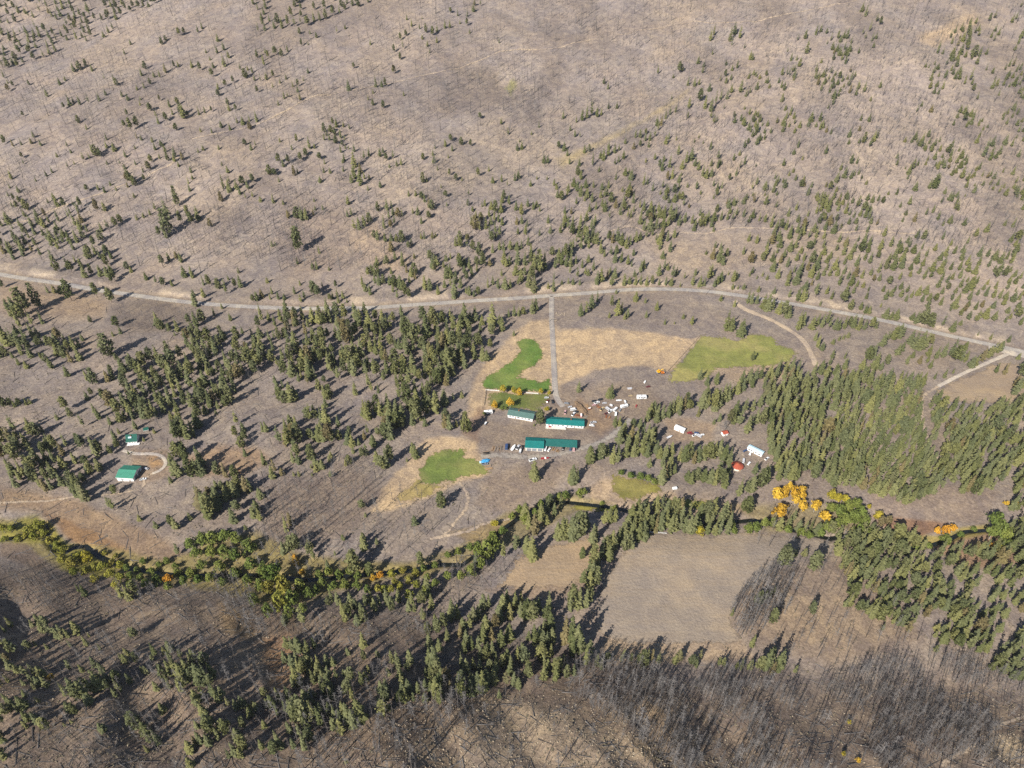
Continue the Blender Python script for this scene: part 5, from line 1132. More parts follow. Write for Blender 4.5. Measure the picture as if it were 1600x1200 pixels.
def ordinal(n):
    if n <= 20: return ORD[n - 1]
    t, r = divmod(n, 10)
    if t > 9: return 'number %d' % n
    return (TENS[t][:-1] + 'ieth') if r == 0 else TENS[t] + '-' + ORD[r - 1]
SECT = ['right of', 'lower right of', 'below', 'lower left of', 'left of', 'upper left of', 'above', 'upper right of']
def rank_labels(U, V, pick, noun, most=10 ** 5):
    """for the picked trees: 'third closest noun below the landmark', counted over all of them"""
    best = {i: (10 ** 6, None) for i in pick}
    for nm, lx, ly in LANDMARKS:
        dx, dy = U - lx, V - ly
        sec = np.round(np.arctan2(dy, dx) / (math.pi / 4)).astype(int) % 8
        dist = np.hypot(dx, dy)
        for s in range(8):
            m = np.where(sec == s)[0]; m = m[np.argsort(dist[m])]
            for k, i in enumerate(m[:110]):
                if i in best and k + 1 < best[i][0]: best[i] = (k + 1, '%s closest %s %s the %s' % (ordinal(k + 1) if k else 'very', noun, SECT[s], nm))
    return {i: (b[1] if b[0] <= most else None) for i, b in best.items()}

inview = (allc[:, 0] > 6) & (allc[:, 0] < 1594) & (allc[:, 1] > 10) & (allc[:, 1] < 1195)
order = np.argsort(-np.where(inview, CVIS, 0))
single = order[:300]
lab = rank_labels(allc[:, 0], allc[:, 1], set(int(i) for i in single), 'conifer')
for i in single:
    i = int(i); f = int(form[i])
    root = empty('pine_tree' if f in PINE else 'fir_tree', (CX[i], CY[i], CZ[i]), float(CROT[i]))
    root.scale = (CXY[i], CXY[i], CS[i])
    look = 'bare-trunked pine, ' if f in PINE else 'green fir, '
    tag(root, look + (lab[i] or 'among the tallest conifers'), 'tree', 'large conifers of the valley')
    link(bpy.data.objects.new('crown', CROWNS[f]), root); link(bpy.data.objects.new('trunk', TRUNKS[f]), root)
rest = np.setdiff1d(np.arange(len(allc)), single)
conifer_forms = form_collection('conifer_form', [joined(a, b) for a, b in zip(CROWNS, TRUNKS)])
scatter('conifer_forest', 'smaller green conifers spread over the hillsides and the valley forest', conifer_forms, np.stack([CX, CY, CZ], 1)[rest],
        np.column_stack([np.zeros(len(rest)), np.zeros(len(rest)), CROT[rest]]), np.column_stack([CXY, CXY, CS])[rest], form[rest])

# ------------------------------------------------------------------ broad-leaved trees and shrubs
RADL = 9.0
round_meshes = {}
for key, mat in (('g', 'leaf_green'), ('y', 'leaf_yellow'), ('l', 'leaf_lime'), ('o', 'leaf_orange'), ('f', 'leaf_fresh')):
    round_meshes[key] = [round_crown(70 + k, RADL, 2.2).mesh('crown', M[mat]) for k in range(3)]
stem_b = MB(); trunk_geo(stem_b, 13, .5, random.Random(5), 6, .5); STEM = stem_b.mesh('trunk', M['bark_pale'], True)
for k in range(5):
    pass
gx = np.array([(a, b, h, w) for a, b, h, w in GREENS], float)
def round_tree(name, u, v, h, w, key, label, group, k):
    p = at(u, v); q = float(px_per_m(p.x, p.y, p.z)); zc = project(p.x, p.y, p.z)[2]
    hm = max(1.5, h / q * .95); wm = max(1.2, w * zc / FPX)
    r = empty(name, p, random.uniform(0, 6.28)); r.scale = (wm / 2 / RADL * 1.05, wm / 2 / RADL * 1.05, hm / TH)
    tag(r, label, 'shrub' if name == 'shrub' else 'tree', group)
    link(bpy.data.objects.new('crown', round_meshes[key][k % 3]), r); link(bpy.data.objects.new('trunk', STEM), r)
for k, (u, v, h, w, key, lb) in enumerate(YELLOWS):
    round_tree('shrub' if 'shrub' in lb else 'aspen_tree', u, v, h, w, key, lb, 'autumn coloured trees and shrubs', k)
glab = rank_labels(gx[:, 0], gx[:, 1], set(range(len(gx))), 'leafy green tree')
for k, (u, v, h, w) in enumerate(GREENS):
    lb = glab[k]
    sm = h < 15
    if sm: lb = lb.replace('tree', 'clump', 1)
    round_tree('shrub' if sm else 'broadleaf_tree', u, v, h, w, 'f' if (u < 200 or 590 < u < 660 or (420 < u < 450 and v > 920)) else 'g', 'rounded ' + lb, 'leafy trees and shrubs along the creek', k)

# ------------------------------------------------------------------ burnt snags
SNAG_FILLS = [  # polygon, spacing, heights, keep, clump, share of grey twiggy ones, name of the place
    ([(-30, -20), (1630, -20), (1630, 405), (1200, 352), (860, 380), (600, 420), (300, 430), (-30, 400)], 15, 13, 25, .8, None, .1, 'hill'),
    ([(-30, -20), (1630, -20), (1630, 405), (1200, 352), (860, 380), (600, 420), (300, 400), (-30, 335)], 5.2, 6, 16, 1, 80, .35, 'hill'),
    ([(-30, 335), (300, 400), (600, 420), (860, 380), (860, 440), (560, 460), (300, 455), (-30, 400)], 15, 8, 20, .7, None, .15, 'hill'),
    ([(-30, 480), (750, 490), (720, 600), (560, 730), (400, 800), (300, 690), (-30, 640)], 15, 12, 27, .55, 60, .25, 'hill'),
    ([(170, 470), (310, 474), (300, 510), (200, 520)], 5.5, 8, 15, .9, None, .5, 'hill'),
    ([(395, 770), (560, 725), (600, 745), (560, 800), (480, 870), (400, 850)], 7.5, 12, 26, .85, None, .5, 'patch'),
    ([(560, 790), (720, 760), (720, 830), (660, 860), (540, 880)], 13, 14, 28, .7, None, .4, 'patch'),
    ([(-20, 905), (180, 915), (340, 930), (420, 985), (520, 1010), (640, 1060), (760, 1090), (640, 1215), (-20, 1215)], 9.0, 16, 34, .8, 60, .45, 'west slope'),
    ([(15, 895), (60, 890), (110, 905), (105, 960), (60, 950)], 5.5, 16, 30, 1, None, .1, 'west slope'),
    ([(338, 915), (360, 908), (402, 940), (402, 985), (378, 985), (350, 950)], 5.5, 16, 34, 1, None, .3, 'west slope'),
    ([(400, 960), (520, 975), (680, 975), (690, 990), (560, 1010), (420, 1000)], 8, 12, 26, .8, None, .6, 'west slope'),
    ([(800, 1062), (940, 1034), (1060, 1042), (1180, 1048), (1340, 1048), (1480, 1010), (1540, 1050), (1620, 1075), (1620, 1215), (1060, 1215), (1000, 1160), (900, 1095)], 4.8, 13, 28, 1, 55, .6, 'lower stand'),
    ([(640, 1090), (800, 1080), (900, 1100), (1060, 1210), (600, 1215)], 13, 8, 24, .6, None, .4, 'knob'),
    ([(1140, 950), (1165, 920), (1215, 890), (1240, 900), (1215, 960), (1180, 1000), (1150, 990)], 5.5, 18, 34, .9, None, .8, 'field edge'),
    ([(1230, 880), (1330, 880), (1440, 1000), (1320, 1040), (1200, 1030)], 11, 12, 30, .6, None, .4, 'field edge'),
    ([(1180, 850), (1300, 860), (1310, 880), (1260, 890)], 10, 14, 26, .5, None, .7, 'field edge'),
    ([(690, 900), (790, 885), (790, 905), (720, 930)], 9, 16, 26, .7, None, .8, 'field edge'),
    ([(1200, 800), (1300, 810), (1340, 850), (1200, 835)], 12, 16, 26, .4, None, .9, 'field edge'),
    ([(300, 840), (500, 850), (620, 880), (500, 905), (330, 890)], 15, 16, 30, .5, None, .8, 'field edge'),
]
S = []
for poly, sp, h0, h1, keep, cl, grey, place in SNAG_FILLS:
    q = darts(poly, sp, keep, cl)
    q = q[~blocked(q[:, 0], q[:, 1])]
    for a, b in q: S.append((a, b, rng.uniform(h0, h1), rng.random() < grey, place))
SU = np.array([s[0] for s in S]); SV = np.array([s[1] for s in S]); SHP = np.array([s[2] for s in S]); SG = np.array([s[3] for s in S]); SPL = np.array([s[4] for s in S])
SX, SY, SZ = unproject(SU, SV)
sp_ = px_per_m(SX, SY, SZ); SHM = np.clip(SHP / sp_, 3, 26)
ok = np.abs(hill_d(SX, SY)) > 7
SU, SV, SG, SPL, SX, SY, SZ, SHM, sp_ = (a[ok] for a in (SU, SV, SG, SPL, SX, SY, SZ, SHM, sp_))
SNAGS = [snag_geo(200 + k).mesh('snag', M['char']) for k in range(6)] + [snag_geo(300 + k, 20).mesh('snag', M['grey_wood']) for k in range(4)]
SF = np.where(SG, rng.integers(6, 10, len(SU)), rng.integers(0, 6, len(SU)))
SROT = rng.uniform(0, 6.28, len(SU)); SS = SHM / TH; SXY = np.clip(SS * rng.uniform(.9, 1.4, len(SU)), .35, 1.6) * np.where(SV < 430, rng.uniform(1.2, 2.1, len(SU)), 1.0)
vis = SHM * sp_ * ((SU > 5) & (SU < 1595) & (SV < 1195) & np.isin(SPL, ['west slope', 'lower stand', 'field edge']))
ss = np.argsort(-vis)[:1500]
slab = rank_labels(SU, SV, set(int(i) for i in ss), 'snag', 60)
ss = np.array([i for i in ss if slab[int(i)]][:300])
for i in ss:
    i = int(i)
    o = link(bpy.data.objects.new('snag', SNAGS[SF[i]]))
    o.location = (SX[i], SY[i], SZ[i]); o.rotation_euler = (0, 0, SROT[i]); o.scale = (SXY[i], SXY[i], SS[i])
    tag(o, ('tall grey ' if SG[i] else 'tall charred ') + (slab[i] or 'snag in the stand below the bare field'), 'dead tree', 'tall burnt snags')
sr = np.setdiff1d(np.arange(len(SU)), ss)
snag_forms = form_collection('snag_form', SNAGS)
tl = rng.normal(0, .05, (len(sr), 2))
scatter('burnt_forest', 'thin burnt snags standing all over the hillside and lower slopes', snag_forms, np.stack([SX, SY, SZ], 1)[sr],
        np.column_stack([tl, SROT[sr]]), np.column_stack([SXY, SXY, SS])[sr], SF[sr])

# ------------------------------------------------------------------ fallen logs, brush, rocks
def log_geo(seed, mat):
    rg = random.Random(seed); mb = MB()
    mb.tube((-5, 0, .12), (5, rg.uniform(-.5, .5), .15), .22, .09, 5)
    for _ in range(4):
        x = rg.uniform(-2, 5); mb.tube((x, 0, .15), (x + rg.uniform(.2, 1), rg.uniform(-1.3, 1.3), rg.uniform(.2, 1.0)), .06, .03, 3, cap=False)
    return mb.mesh('log', M[mat])
LOGS = [log_geo(400 + k, ('char', 'grey_wood', 'char', 'grey_wood')[k]) for k in range(4)]
def brush_geo(seed):
    rg = random.Random(seed); mb = MB()
    for _ in range(11):
        a = rg.uniform(0, 6.28); r = rg.uniform(.0, .55); p = Vector((r * math.cos(a), r * math.sin(a), rg.uniform(.15, .75)))
        n = Vector((rg.gauss(0, 1), rg.gauss(0, 1), rg.gauss(.4, .7))).normalized(); t = n.orthogonal().normalized(); b = n.cross(t); k = rg.uniform(.25, .5)
        mb.face([p + t * k, p + b * k, p - t * k, p - b * k])
    return mb.mesh('brush', M['brush'])
BRUSH = [brush_geo(430 + k) for k in range(4)]
def rock_geo(seed):
    rg = random.Random(seed); bm = bmesh.new(); bmesh.ops.create_icosphere(bm, subdivisions=1, radius=.5)
    for v in bm.verts: v.co *= rg.uniform(.65, 1.15); v.co.z *= .7
    me = bpy.data.meshes.new('rock'); bm.to_mesh(me); bm.free(); me.materials.append(M['rock']); return me
ROCKS = [rock_geo(460 + k) for k in range(3)]
OPEN = [[(735, 655), (740, 600), (800, 530), (870, 500), (1100, 520), (1250, 545), (1180, 580), (1040, 600), (1060, 660), (960, 690), (900, 715), (770, 720), (760, 745), (600, 795), (590, 780), (660, 690)],
        [(1000, 832), (1200, 833), (1308, 852), (1225, 880), (1138, 965), (1160, 1003), (945, 1004), (926, 975), (960, 882)], [(778, 918), (840, 858), (925, 838), (945, 858), (915, 912)],
        [(1462, 610), (1560, 566), (1640, 572), (1640, 640), (1478, 632)], [(920, 780), (955, 742), (1035, 758), (1130, 780), (1130, 800)]]
def open_ground(u, v):
    b = blocked(u, v)
    for p in OPEN: b |= poly_sd(u, v, p) > 0
    return b
lu = np.concatenate([rng.uniform(-20, 1620, 7000), rng.uniform(-20, 820, 1700), rng.uniform(800, 1620, 700), rng.uniform(0, 760, 1200)])
lv = np.concatenate([rng.uniform(-20, 420, 7000), rng.uniform(905, 1215, 1700), rng.uniform(1035, 1215, 700), rng.uniform(480, 880, 1200)])
k = ~open_ground(lu, lv); lu, lv = lu[k], lv[k]
LX, LY, LZ = unproject(lu, lv)
k = np.abs(hill_d(LX, LY)) > 7; LX, LY, LZ = LX[k], LY[k], LZ[k]
lr = rng.normal(.5, .9, len(LX)); ls = rng.uniform(.35, 1.05, len(LX))
ex, ey = np.cos(lr) * 5 * ls, np.sin(lr) * 5 * ls
za, zb = H(LX - ex, LY - ey), H(LX + ex, LY + ey)
scatter('fallen_logs', 'fallen charred and grey logs lying across the burnt slopes', form_collection('log_form', LOGS), np.stack([LX, LY, np.maximum(LZ, (za + zb) / 2)], 1),
        np.column_stack([np.zeros(len(LX)), -np.arctan2(zb - za, 10 * ls), lr]), np.column_stack([ls, ls * 1.1, ls * 1.1]), rng.integers(0, 4, len(LX)))
bu = rng.uniform(-30, 1630, 30000); bv = 1215 - 1240 * rng.random(30000) ** 1.15
k = ~open_ground(bu, bv); bu, bv = bu[k], bv[k]
BX, BY, BZ = unproject(bu, bv)
k = (np.abs(hill_d(BX, BY)) > 6.5) & (fbm(BX / 40, BY / 40, 333, 3) > rng.uniform(-.5, .4, len(BX)))
BX, BY, BZ = BX[k], BY[k], BZ[k]
bs = rng.uniform(.3, 1.1, len(BX)) ** 1.5
scatter('dry_brush', 'low dry brush dotting the burnt ground', form_collection('brush_form', BRUSH), np.stack([BX, BY, BZ], 1), np.column_stack([np.zeros((len(BX), 2)), rng.uniform(0, 6.28, len(BX))]),
        np.column_stack([bs, bs, bs * .6]), rng.integers(0, 4, len(BX)))
ru = np.concatenate([rng.uniform(600, 1070, 2600), rng.uniform(1530, 1610, 300), rng.uniform(0, 620, 1500), rng.uniform(1000, 1600, 900)])
rv = np.concatenate([rng.uniform(1085, 1215, 2600), rng.uniform(1145, 1200, 300), rng.uniform(930, 1215, 1500), rng.uniform(1070, 1215, 900)])
RX, RY, RZ = unproject(ru, rv); rs = rng.uniform(.3, 1.0, len(RX)) ** 2 * 1.2
scatter('loose_rocks', 'pale loose rocks strewn over the lower slopes', form_collection('rock_form', ROCKS), np.stack([RX, RY, RZ], 1), rng.uniform(0, 6.28, (len(RX), 3)),
        np.column_stack([rs, rs, rs]), rng.integers(0, 3, len(RX)))

# ------------------------------------------------------------------ buildings
def frame_from(fl, fr):
    a, b = at(*fl), at(*fr)
    d = b - a
    return a, math.atan2(d.y, d.x), Vector((d.x, d.y)).length

def roof_slab(mb, x0, x1, y0, z0, y1, z1, th=.14, seam=.6):
    """sloping sheet from eave (y0, z0) to ridge (y1, z1) with raised seams"""
    mb.hexa([(x0, y0, z0), (x1, y0, z0), (x1, y1, z1), (x0, y1, z1)] if y1 > y0 else [(x1, y0, z0), (x0, y0, z0), (x0, y1, z1), (x1, y1, z1)],
            [(x0, y0, z0 + th), (x1, y0, z0 + th), (x1, y1, z1 + th), (x0, y1, z1 + th)] if y1 > y0 else [(x1, y0, z0 + th), (x0, y0, z0 + th), (x0, y1, z1 + th), (x1, y1, z1 + th)])
    n = int((x1 - x0) / seam)
    for k in range(1, n):
        x = x0 + (x1 - x0) * k / n
        b = [(x - .03, y0, z0 + th - .01), (x + .03, y0, z0 + th - .01), (x + .03, y1, z1 + th - .01), (x - .03, y1, z1 + th - .01)]
        t = [(p[0], p[1], p[2] + .07) for p in b]
        if y1 < y0: b = b[::-1]; t = t[::-1]
        mb.hexa(b, t)

def opening(root, kind, x, z, w, h, y=0.0, side='front', depth=None, L=None):
    """a window or door on a wall; the pane sits back in a raised frame"""
    def tr(mb):
        if side == 'front': return mb
        if side == 'back':
            mb.v = [(L - vx, depth - vy, vz) for vx, vy, vz in mb.v]
        if side == 'left':
            mb.v = [(vy, depth - vx, vz) for vx, vy, vz in mb.v]
        if side == 'right':
            mb.v = [(L - vy, vx, vz) for vx, vy, vz in mb.v]
        return mb
    e = .09
    fm = MB()
    for x0, x1, z0, z1 in ((x - e, x + w + e, z - e, z), (x - e, x + w + e, z + h, z + h + e), (x - e, x, z, z + h), (x + w, x + w + e, z, z + h)):
        fm.box(x0, x1, y - .09, y + .02, z0, z1)
    if kind == 'window':
        fm.box(x + w / 2 - .03, x + w / 2 + .03, y - .07, y + .02, z, z + h)
    f = tr(fm).build('window' if kind == 'window' else 'door', M['white'] if kind != 'big_door' else M['steel'], root)
    tr(MB().box(x, x + w, y - .035, y + .01, z, z + h)).build('pane' if kind == 'window' else 'panel', M['glass'] if kind == 'window' else (M['old_wood'] if kind == 'door' else M['car_grey']), f)

def gable_house(name, label, cat, fl, fr, depth, wall_h, rise, roofm, wallm, opens=(), over=.55, group=None, chimney=None, swap=False):
    a, yaw, L = frame_from(fl, fr)
    root = empty(name, a, yaw); tag(root, label, cat, group)
    lo = -1.5
    w = MB(); ym = depth / 2
    pr = [(0, lo), (depth, lo), (depth, wall_h), (ym, wall_h + rise), (0, wall_h)]
    for x in (0, L):
        pts = [(x, y, z) for y, z in pr]; w.face(pts if x else pts[::-1])
    for i in range(5):
        (y0, z0), (y1, z1) = pr[i], pr[(i + 1) % 5]
        w.face([(0, y0, z0), (L, y0, z0), (L, y1, z1), (0, y1, z1)][::-1] if i else [(0, y0, z0), (0, y1, z1), (L, y1, z1), (L, y0, z0)])
    w.build('wall', M[wallm], root)
    sl = rise / ym
    z_e = wall_h - over * sl + .04; zr = wall_h + rise + .04
    f = MB(); roof_slab(f, -over, L + over, -over, z_e, ym, zr); f.build('roof_slope', M[roofm], root)
    f = MB(); roof_slab(f, -over, L + over, depth + over, z_e, ym, zr); b = f.build('roof_slope', M[roofm], root)
    MB().box(-over - .02, L + over + .02, ym - .18, ym + .18, zr + .12, zr + .24, 0, .12).build('ridge_cap', M[roofm], root)
    fa = MB(); fa.box(-over, L + over, -over - .05, -over - .003, z_e - .12, z_e + .12); fa.build('gutter', M['white'], root)
    if chimney:
        x, y = chimney; z = zr - abs(y - ym) * sl
        c = MB().box(x, x + .6, y, y + .6, z - .4, z + 1.3); c.box(x - .06, x + .66, y - .06, y + .66, z + 1.3, z + 1.42)
        c.build('chimney', M['car_rust'], root)
    for o in opens:
        opening(root, o[0], o[1] * L if o[1] <= 1 else o[1], o[2], o[3], o[4], 0.0, o[5] if len(o) > 5 else 'front', depth, L)
    return root, L

win = lambda x, w=1.3: ('window', x, 1.0, w, 1.2)
house1, L1 = gable_house('farmhouse', 'long white house with a dull green roof beside the lawn', 'house', (793.5, 652), (832, 659), 9.0, 3.0, 1.5, 'teal_dull', 'white',
    [win(.06), win(.18), ('door', .29, .1, 1.0, 2.1), win(.38, 2.0), win(.55), win(.68), win(.82, 1.8), ('window', 3, 1.0, 1.4, 1.2, 'left')], chimney=(8, 4.8))
house2, L2 = gable_house('farmhouse', 'long teal roofed farmhouse with a white front and a deck', 'house', (853.5, 666), (911.5, 669.5), 8.6, 2.9, 1.5, 'teal', 'white',
    [win(.05), win(.14), ('door', .22, .1, 1.0, 2.1), win(.30), win(.42, 1.8), win(.55), win(.66), ('door', .75, .1, 1.0, 2.1), win(.84), win(.92)], chimney=(20, 4.6))
dk = MB()
for k in range(5): dk.box(-.4, 16.5, -3.2 + k * .62, -2.62 + k * .62, .32, .42)
dk.build('deck', M['cream'], house2)
rl = MB().box(-.4, 16.5, -3.3, -3.22, 1.25, 1.33)
for k in range(9): rl.box(-.4 + k * 2.05, -.3 + k * 2.05, -3.3, -3.22, -.8, 1.25)
rl.build('railing', M['white'], house2)
MB().box(15.5, 16.5, -1.3, -.4, .42, 1.2, .1, .1).build('deck_box', M['car_grey'], house2)
MB().box(2, 4, -1.5, -.5, .42, 1.1).build('bench', M['car_red'], house2)

barn, LB = gable_house('barn', 'teal roofed barn with an open lean-to shed', 'barn', (821, 704), (848.5, 706), 11.5, 3.6, 1.9, 'teal', 'cream',
    [('big_door', .08, .1, 3.4, 3.0), ('big_door', .38, .1, 3.4, 3.0), ('big_door', .70, .1, 3.4, 3.0)])
ls = 27.0
sh = MB(); roof_slab(sh, LB + .6, LB + ls, 3.2, 3.0, 11.0, 4.0); sh.build('lean_to_roof', M['teal_shed'], barn)
MB().box(LB + .6, LB + ls, 10.6, 10.75, -1.2, 3.85).build('lean_to_wall', M['old_wood'], barn)
for k in range(7):
    x = LB + 1.0 + k * (ls - 1.4) / 6
    MB().box(x - .1, x + .1, 3.6, 3.8, -1.2, 3.02).build('post', M['old_wood'], barn)
MB().box(LB + ls - .12, LB + ls, 3.8, 10.6, -1.2, 3.0).build('end_wall', M['car_blue'], barn)

shop, LS = gable_house('workshop', 'white walled workshop with a bright green gable roof', 'workshop', (184.5, 751.5), (209.5, 752), 12.5, 4.2, 2.0, 'green_metal', 'white',
    [('big_door', 2.0, .1, 3.4, 3.2, 'right'), ('big_door', 7.0, .1, 3.4, 3.2, 'right'), ('window', 4, 1.3, 1.2, 1.0), ('door', 9.5, .1, 1.0, 2.1)])
cab, LC = gable_house('cabin', 'small cabin with a steep dark green roof among the pines', 'house', (200, 694), (214.5, 692.5), 7.5, 3.2, 3.6, 'dark_green', 'white',
    [win(.15), ('door', .45, .1, 1.0, 2.1), win(.7), ('window', 2.6, 3.6, 1.6, 1.4, 'left')], over=.8, chimney=(3, 2.2))
d2 = MB().box(0, LC + 2.2, -2.6, -.1, .5, .62)
for k in range(5): d2.box(k * (LC + 2.0) / 4, k * (LC + 2.0) / 4 + .12, -2.6, -2.48, -1.2, 1.5)
d2.box(0, LC + 2.2, -2.6, -2.52, 1.42, 1.5); d2.build('deck', M['white'], cab)
sl2 = MB(); roof_slab(sl2, 1.5, 4.0, 1.0, 5.2, 2.0, 6.0); sl2.build('dormer_roof', M['ice_blue'], cab)
gable_house('shed', 'little shed with a teal roof shaded by pines behind the cabin', 'shed', (226, 676), (233, 674.5), 3.6, 2.3, .9, 'dark_green', 'old_wood', [('door', .3, .1, 1.0, 1.9)], over=.35)
gable_house('long_trailer', 'long white storage trailer in the forest clearing', 'trailer', (1053, 671), (1068, 677.5), 3.6, 3.0, .35, 'white', 'white',
    [('window', 1.5, 1.2, 1.0, .9), ('door', 4.5, .2, .9, 2.0), ('window', 6.5, 1.2, 1.0, .9)], over=.12)
gable_house('mobile_home', 'mobile home with a pale blue roof near the red round roof', 'house', (1167, 703), (1189.5, 714), 4.4, 2.7, .5, 'ice_blue', 'white',
    [win(.08), win(.25), ('door', .42, .1, 1.0, 2.0), win(.55), win(.75, 1.6)], over=.25)
gable_house('shed', 'small shed with a rusty red roof by the grey tree in the clearing', 'shed', (1130, 682), (1137, 680), 3.6, 2.4, .9, 'red_roof', 'white', [('door', .3, .1, 1.0, 1.9)], over=.35)

p = at(1154, 734)
yurt = empty('round_house', p, .3); tag(yurt, 'round house with a red conical roof under tall firs', 'house')
N, RW = 16, 4.0
w = MB(); f = MB()
for k in range(N):
    a0, a1 = 2 * math.pi * k / N, 2 * math.pi * (k + 1) / N
    c = lambda a, r, z: (r * math.cos(a), r * math.sin(a) + 2.4, z)
    w.face([c(a0, RW, -1), c(a1, RW, -1), c(a1, RW, 2.6), c(a0, RW, 2.6)])
    r_ = MB(); g0, g1 = a0 + .012, a1 - .012
    r_.hexa([c(g0, RW + .7, 2.30), c(g1, RW + .7, 2.30), c(g1, .55, 4.5), c(g0, .55, 4.5)], [c(g0, RW + .7, 2.42), c(g1, RW + .7, 2.42), c(g1, .55, 4.62), c(g0, .55, 4.62)])
    r_.build('roof_panel', M['red_roof'], yurt)
w.build('wall', M['cream'], yurt)
cp = MB(); cp.tube((0, 2.4, 4.45), (0, 2.4, 4.95), .75, .55, 12); cp.build('roof_cap', M['car_rust'], yurt)
MB().box(-.55, .55, 2.4 - RW - .08, 2.4 - RW + .15, 0, 2.05).build('door', M['wood'], yurt)

# ------------------------------------------------------------------ vehicles
def wheels(root, xs, y, r=.36, wd=.24):
    for x in xs:
        for s in (-1, 1):
            wb = MB(); wb.tube((x, s * y - wd / 2, r), (x, s * y + wd / 2, r), r, r, 10)
            t = wb.build('wheel', M['rubber'], root)
            MB().tube((x, s * (y + wd / 2 - .02), r), (x, s * (y + wd / 2 + .012), r), r * .55, r * .5, 8).build('rim', M['steel'], t)

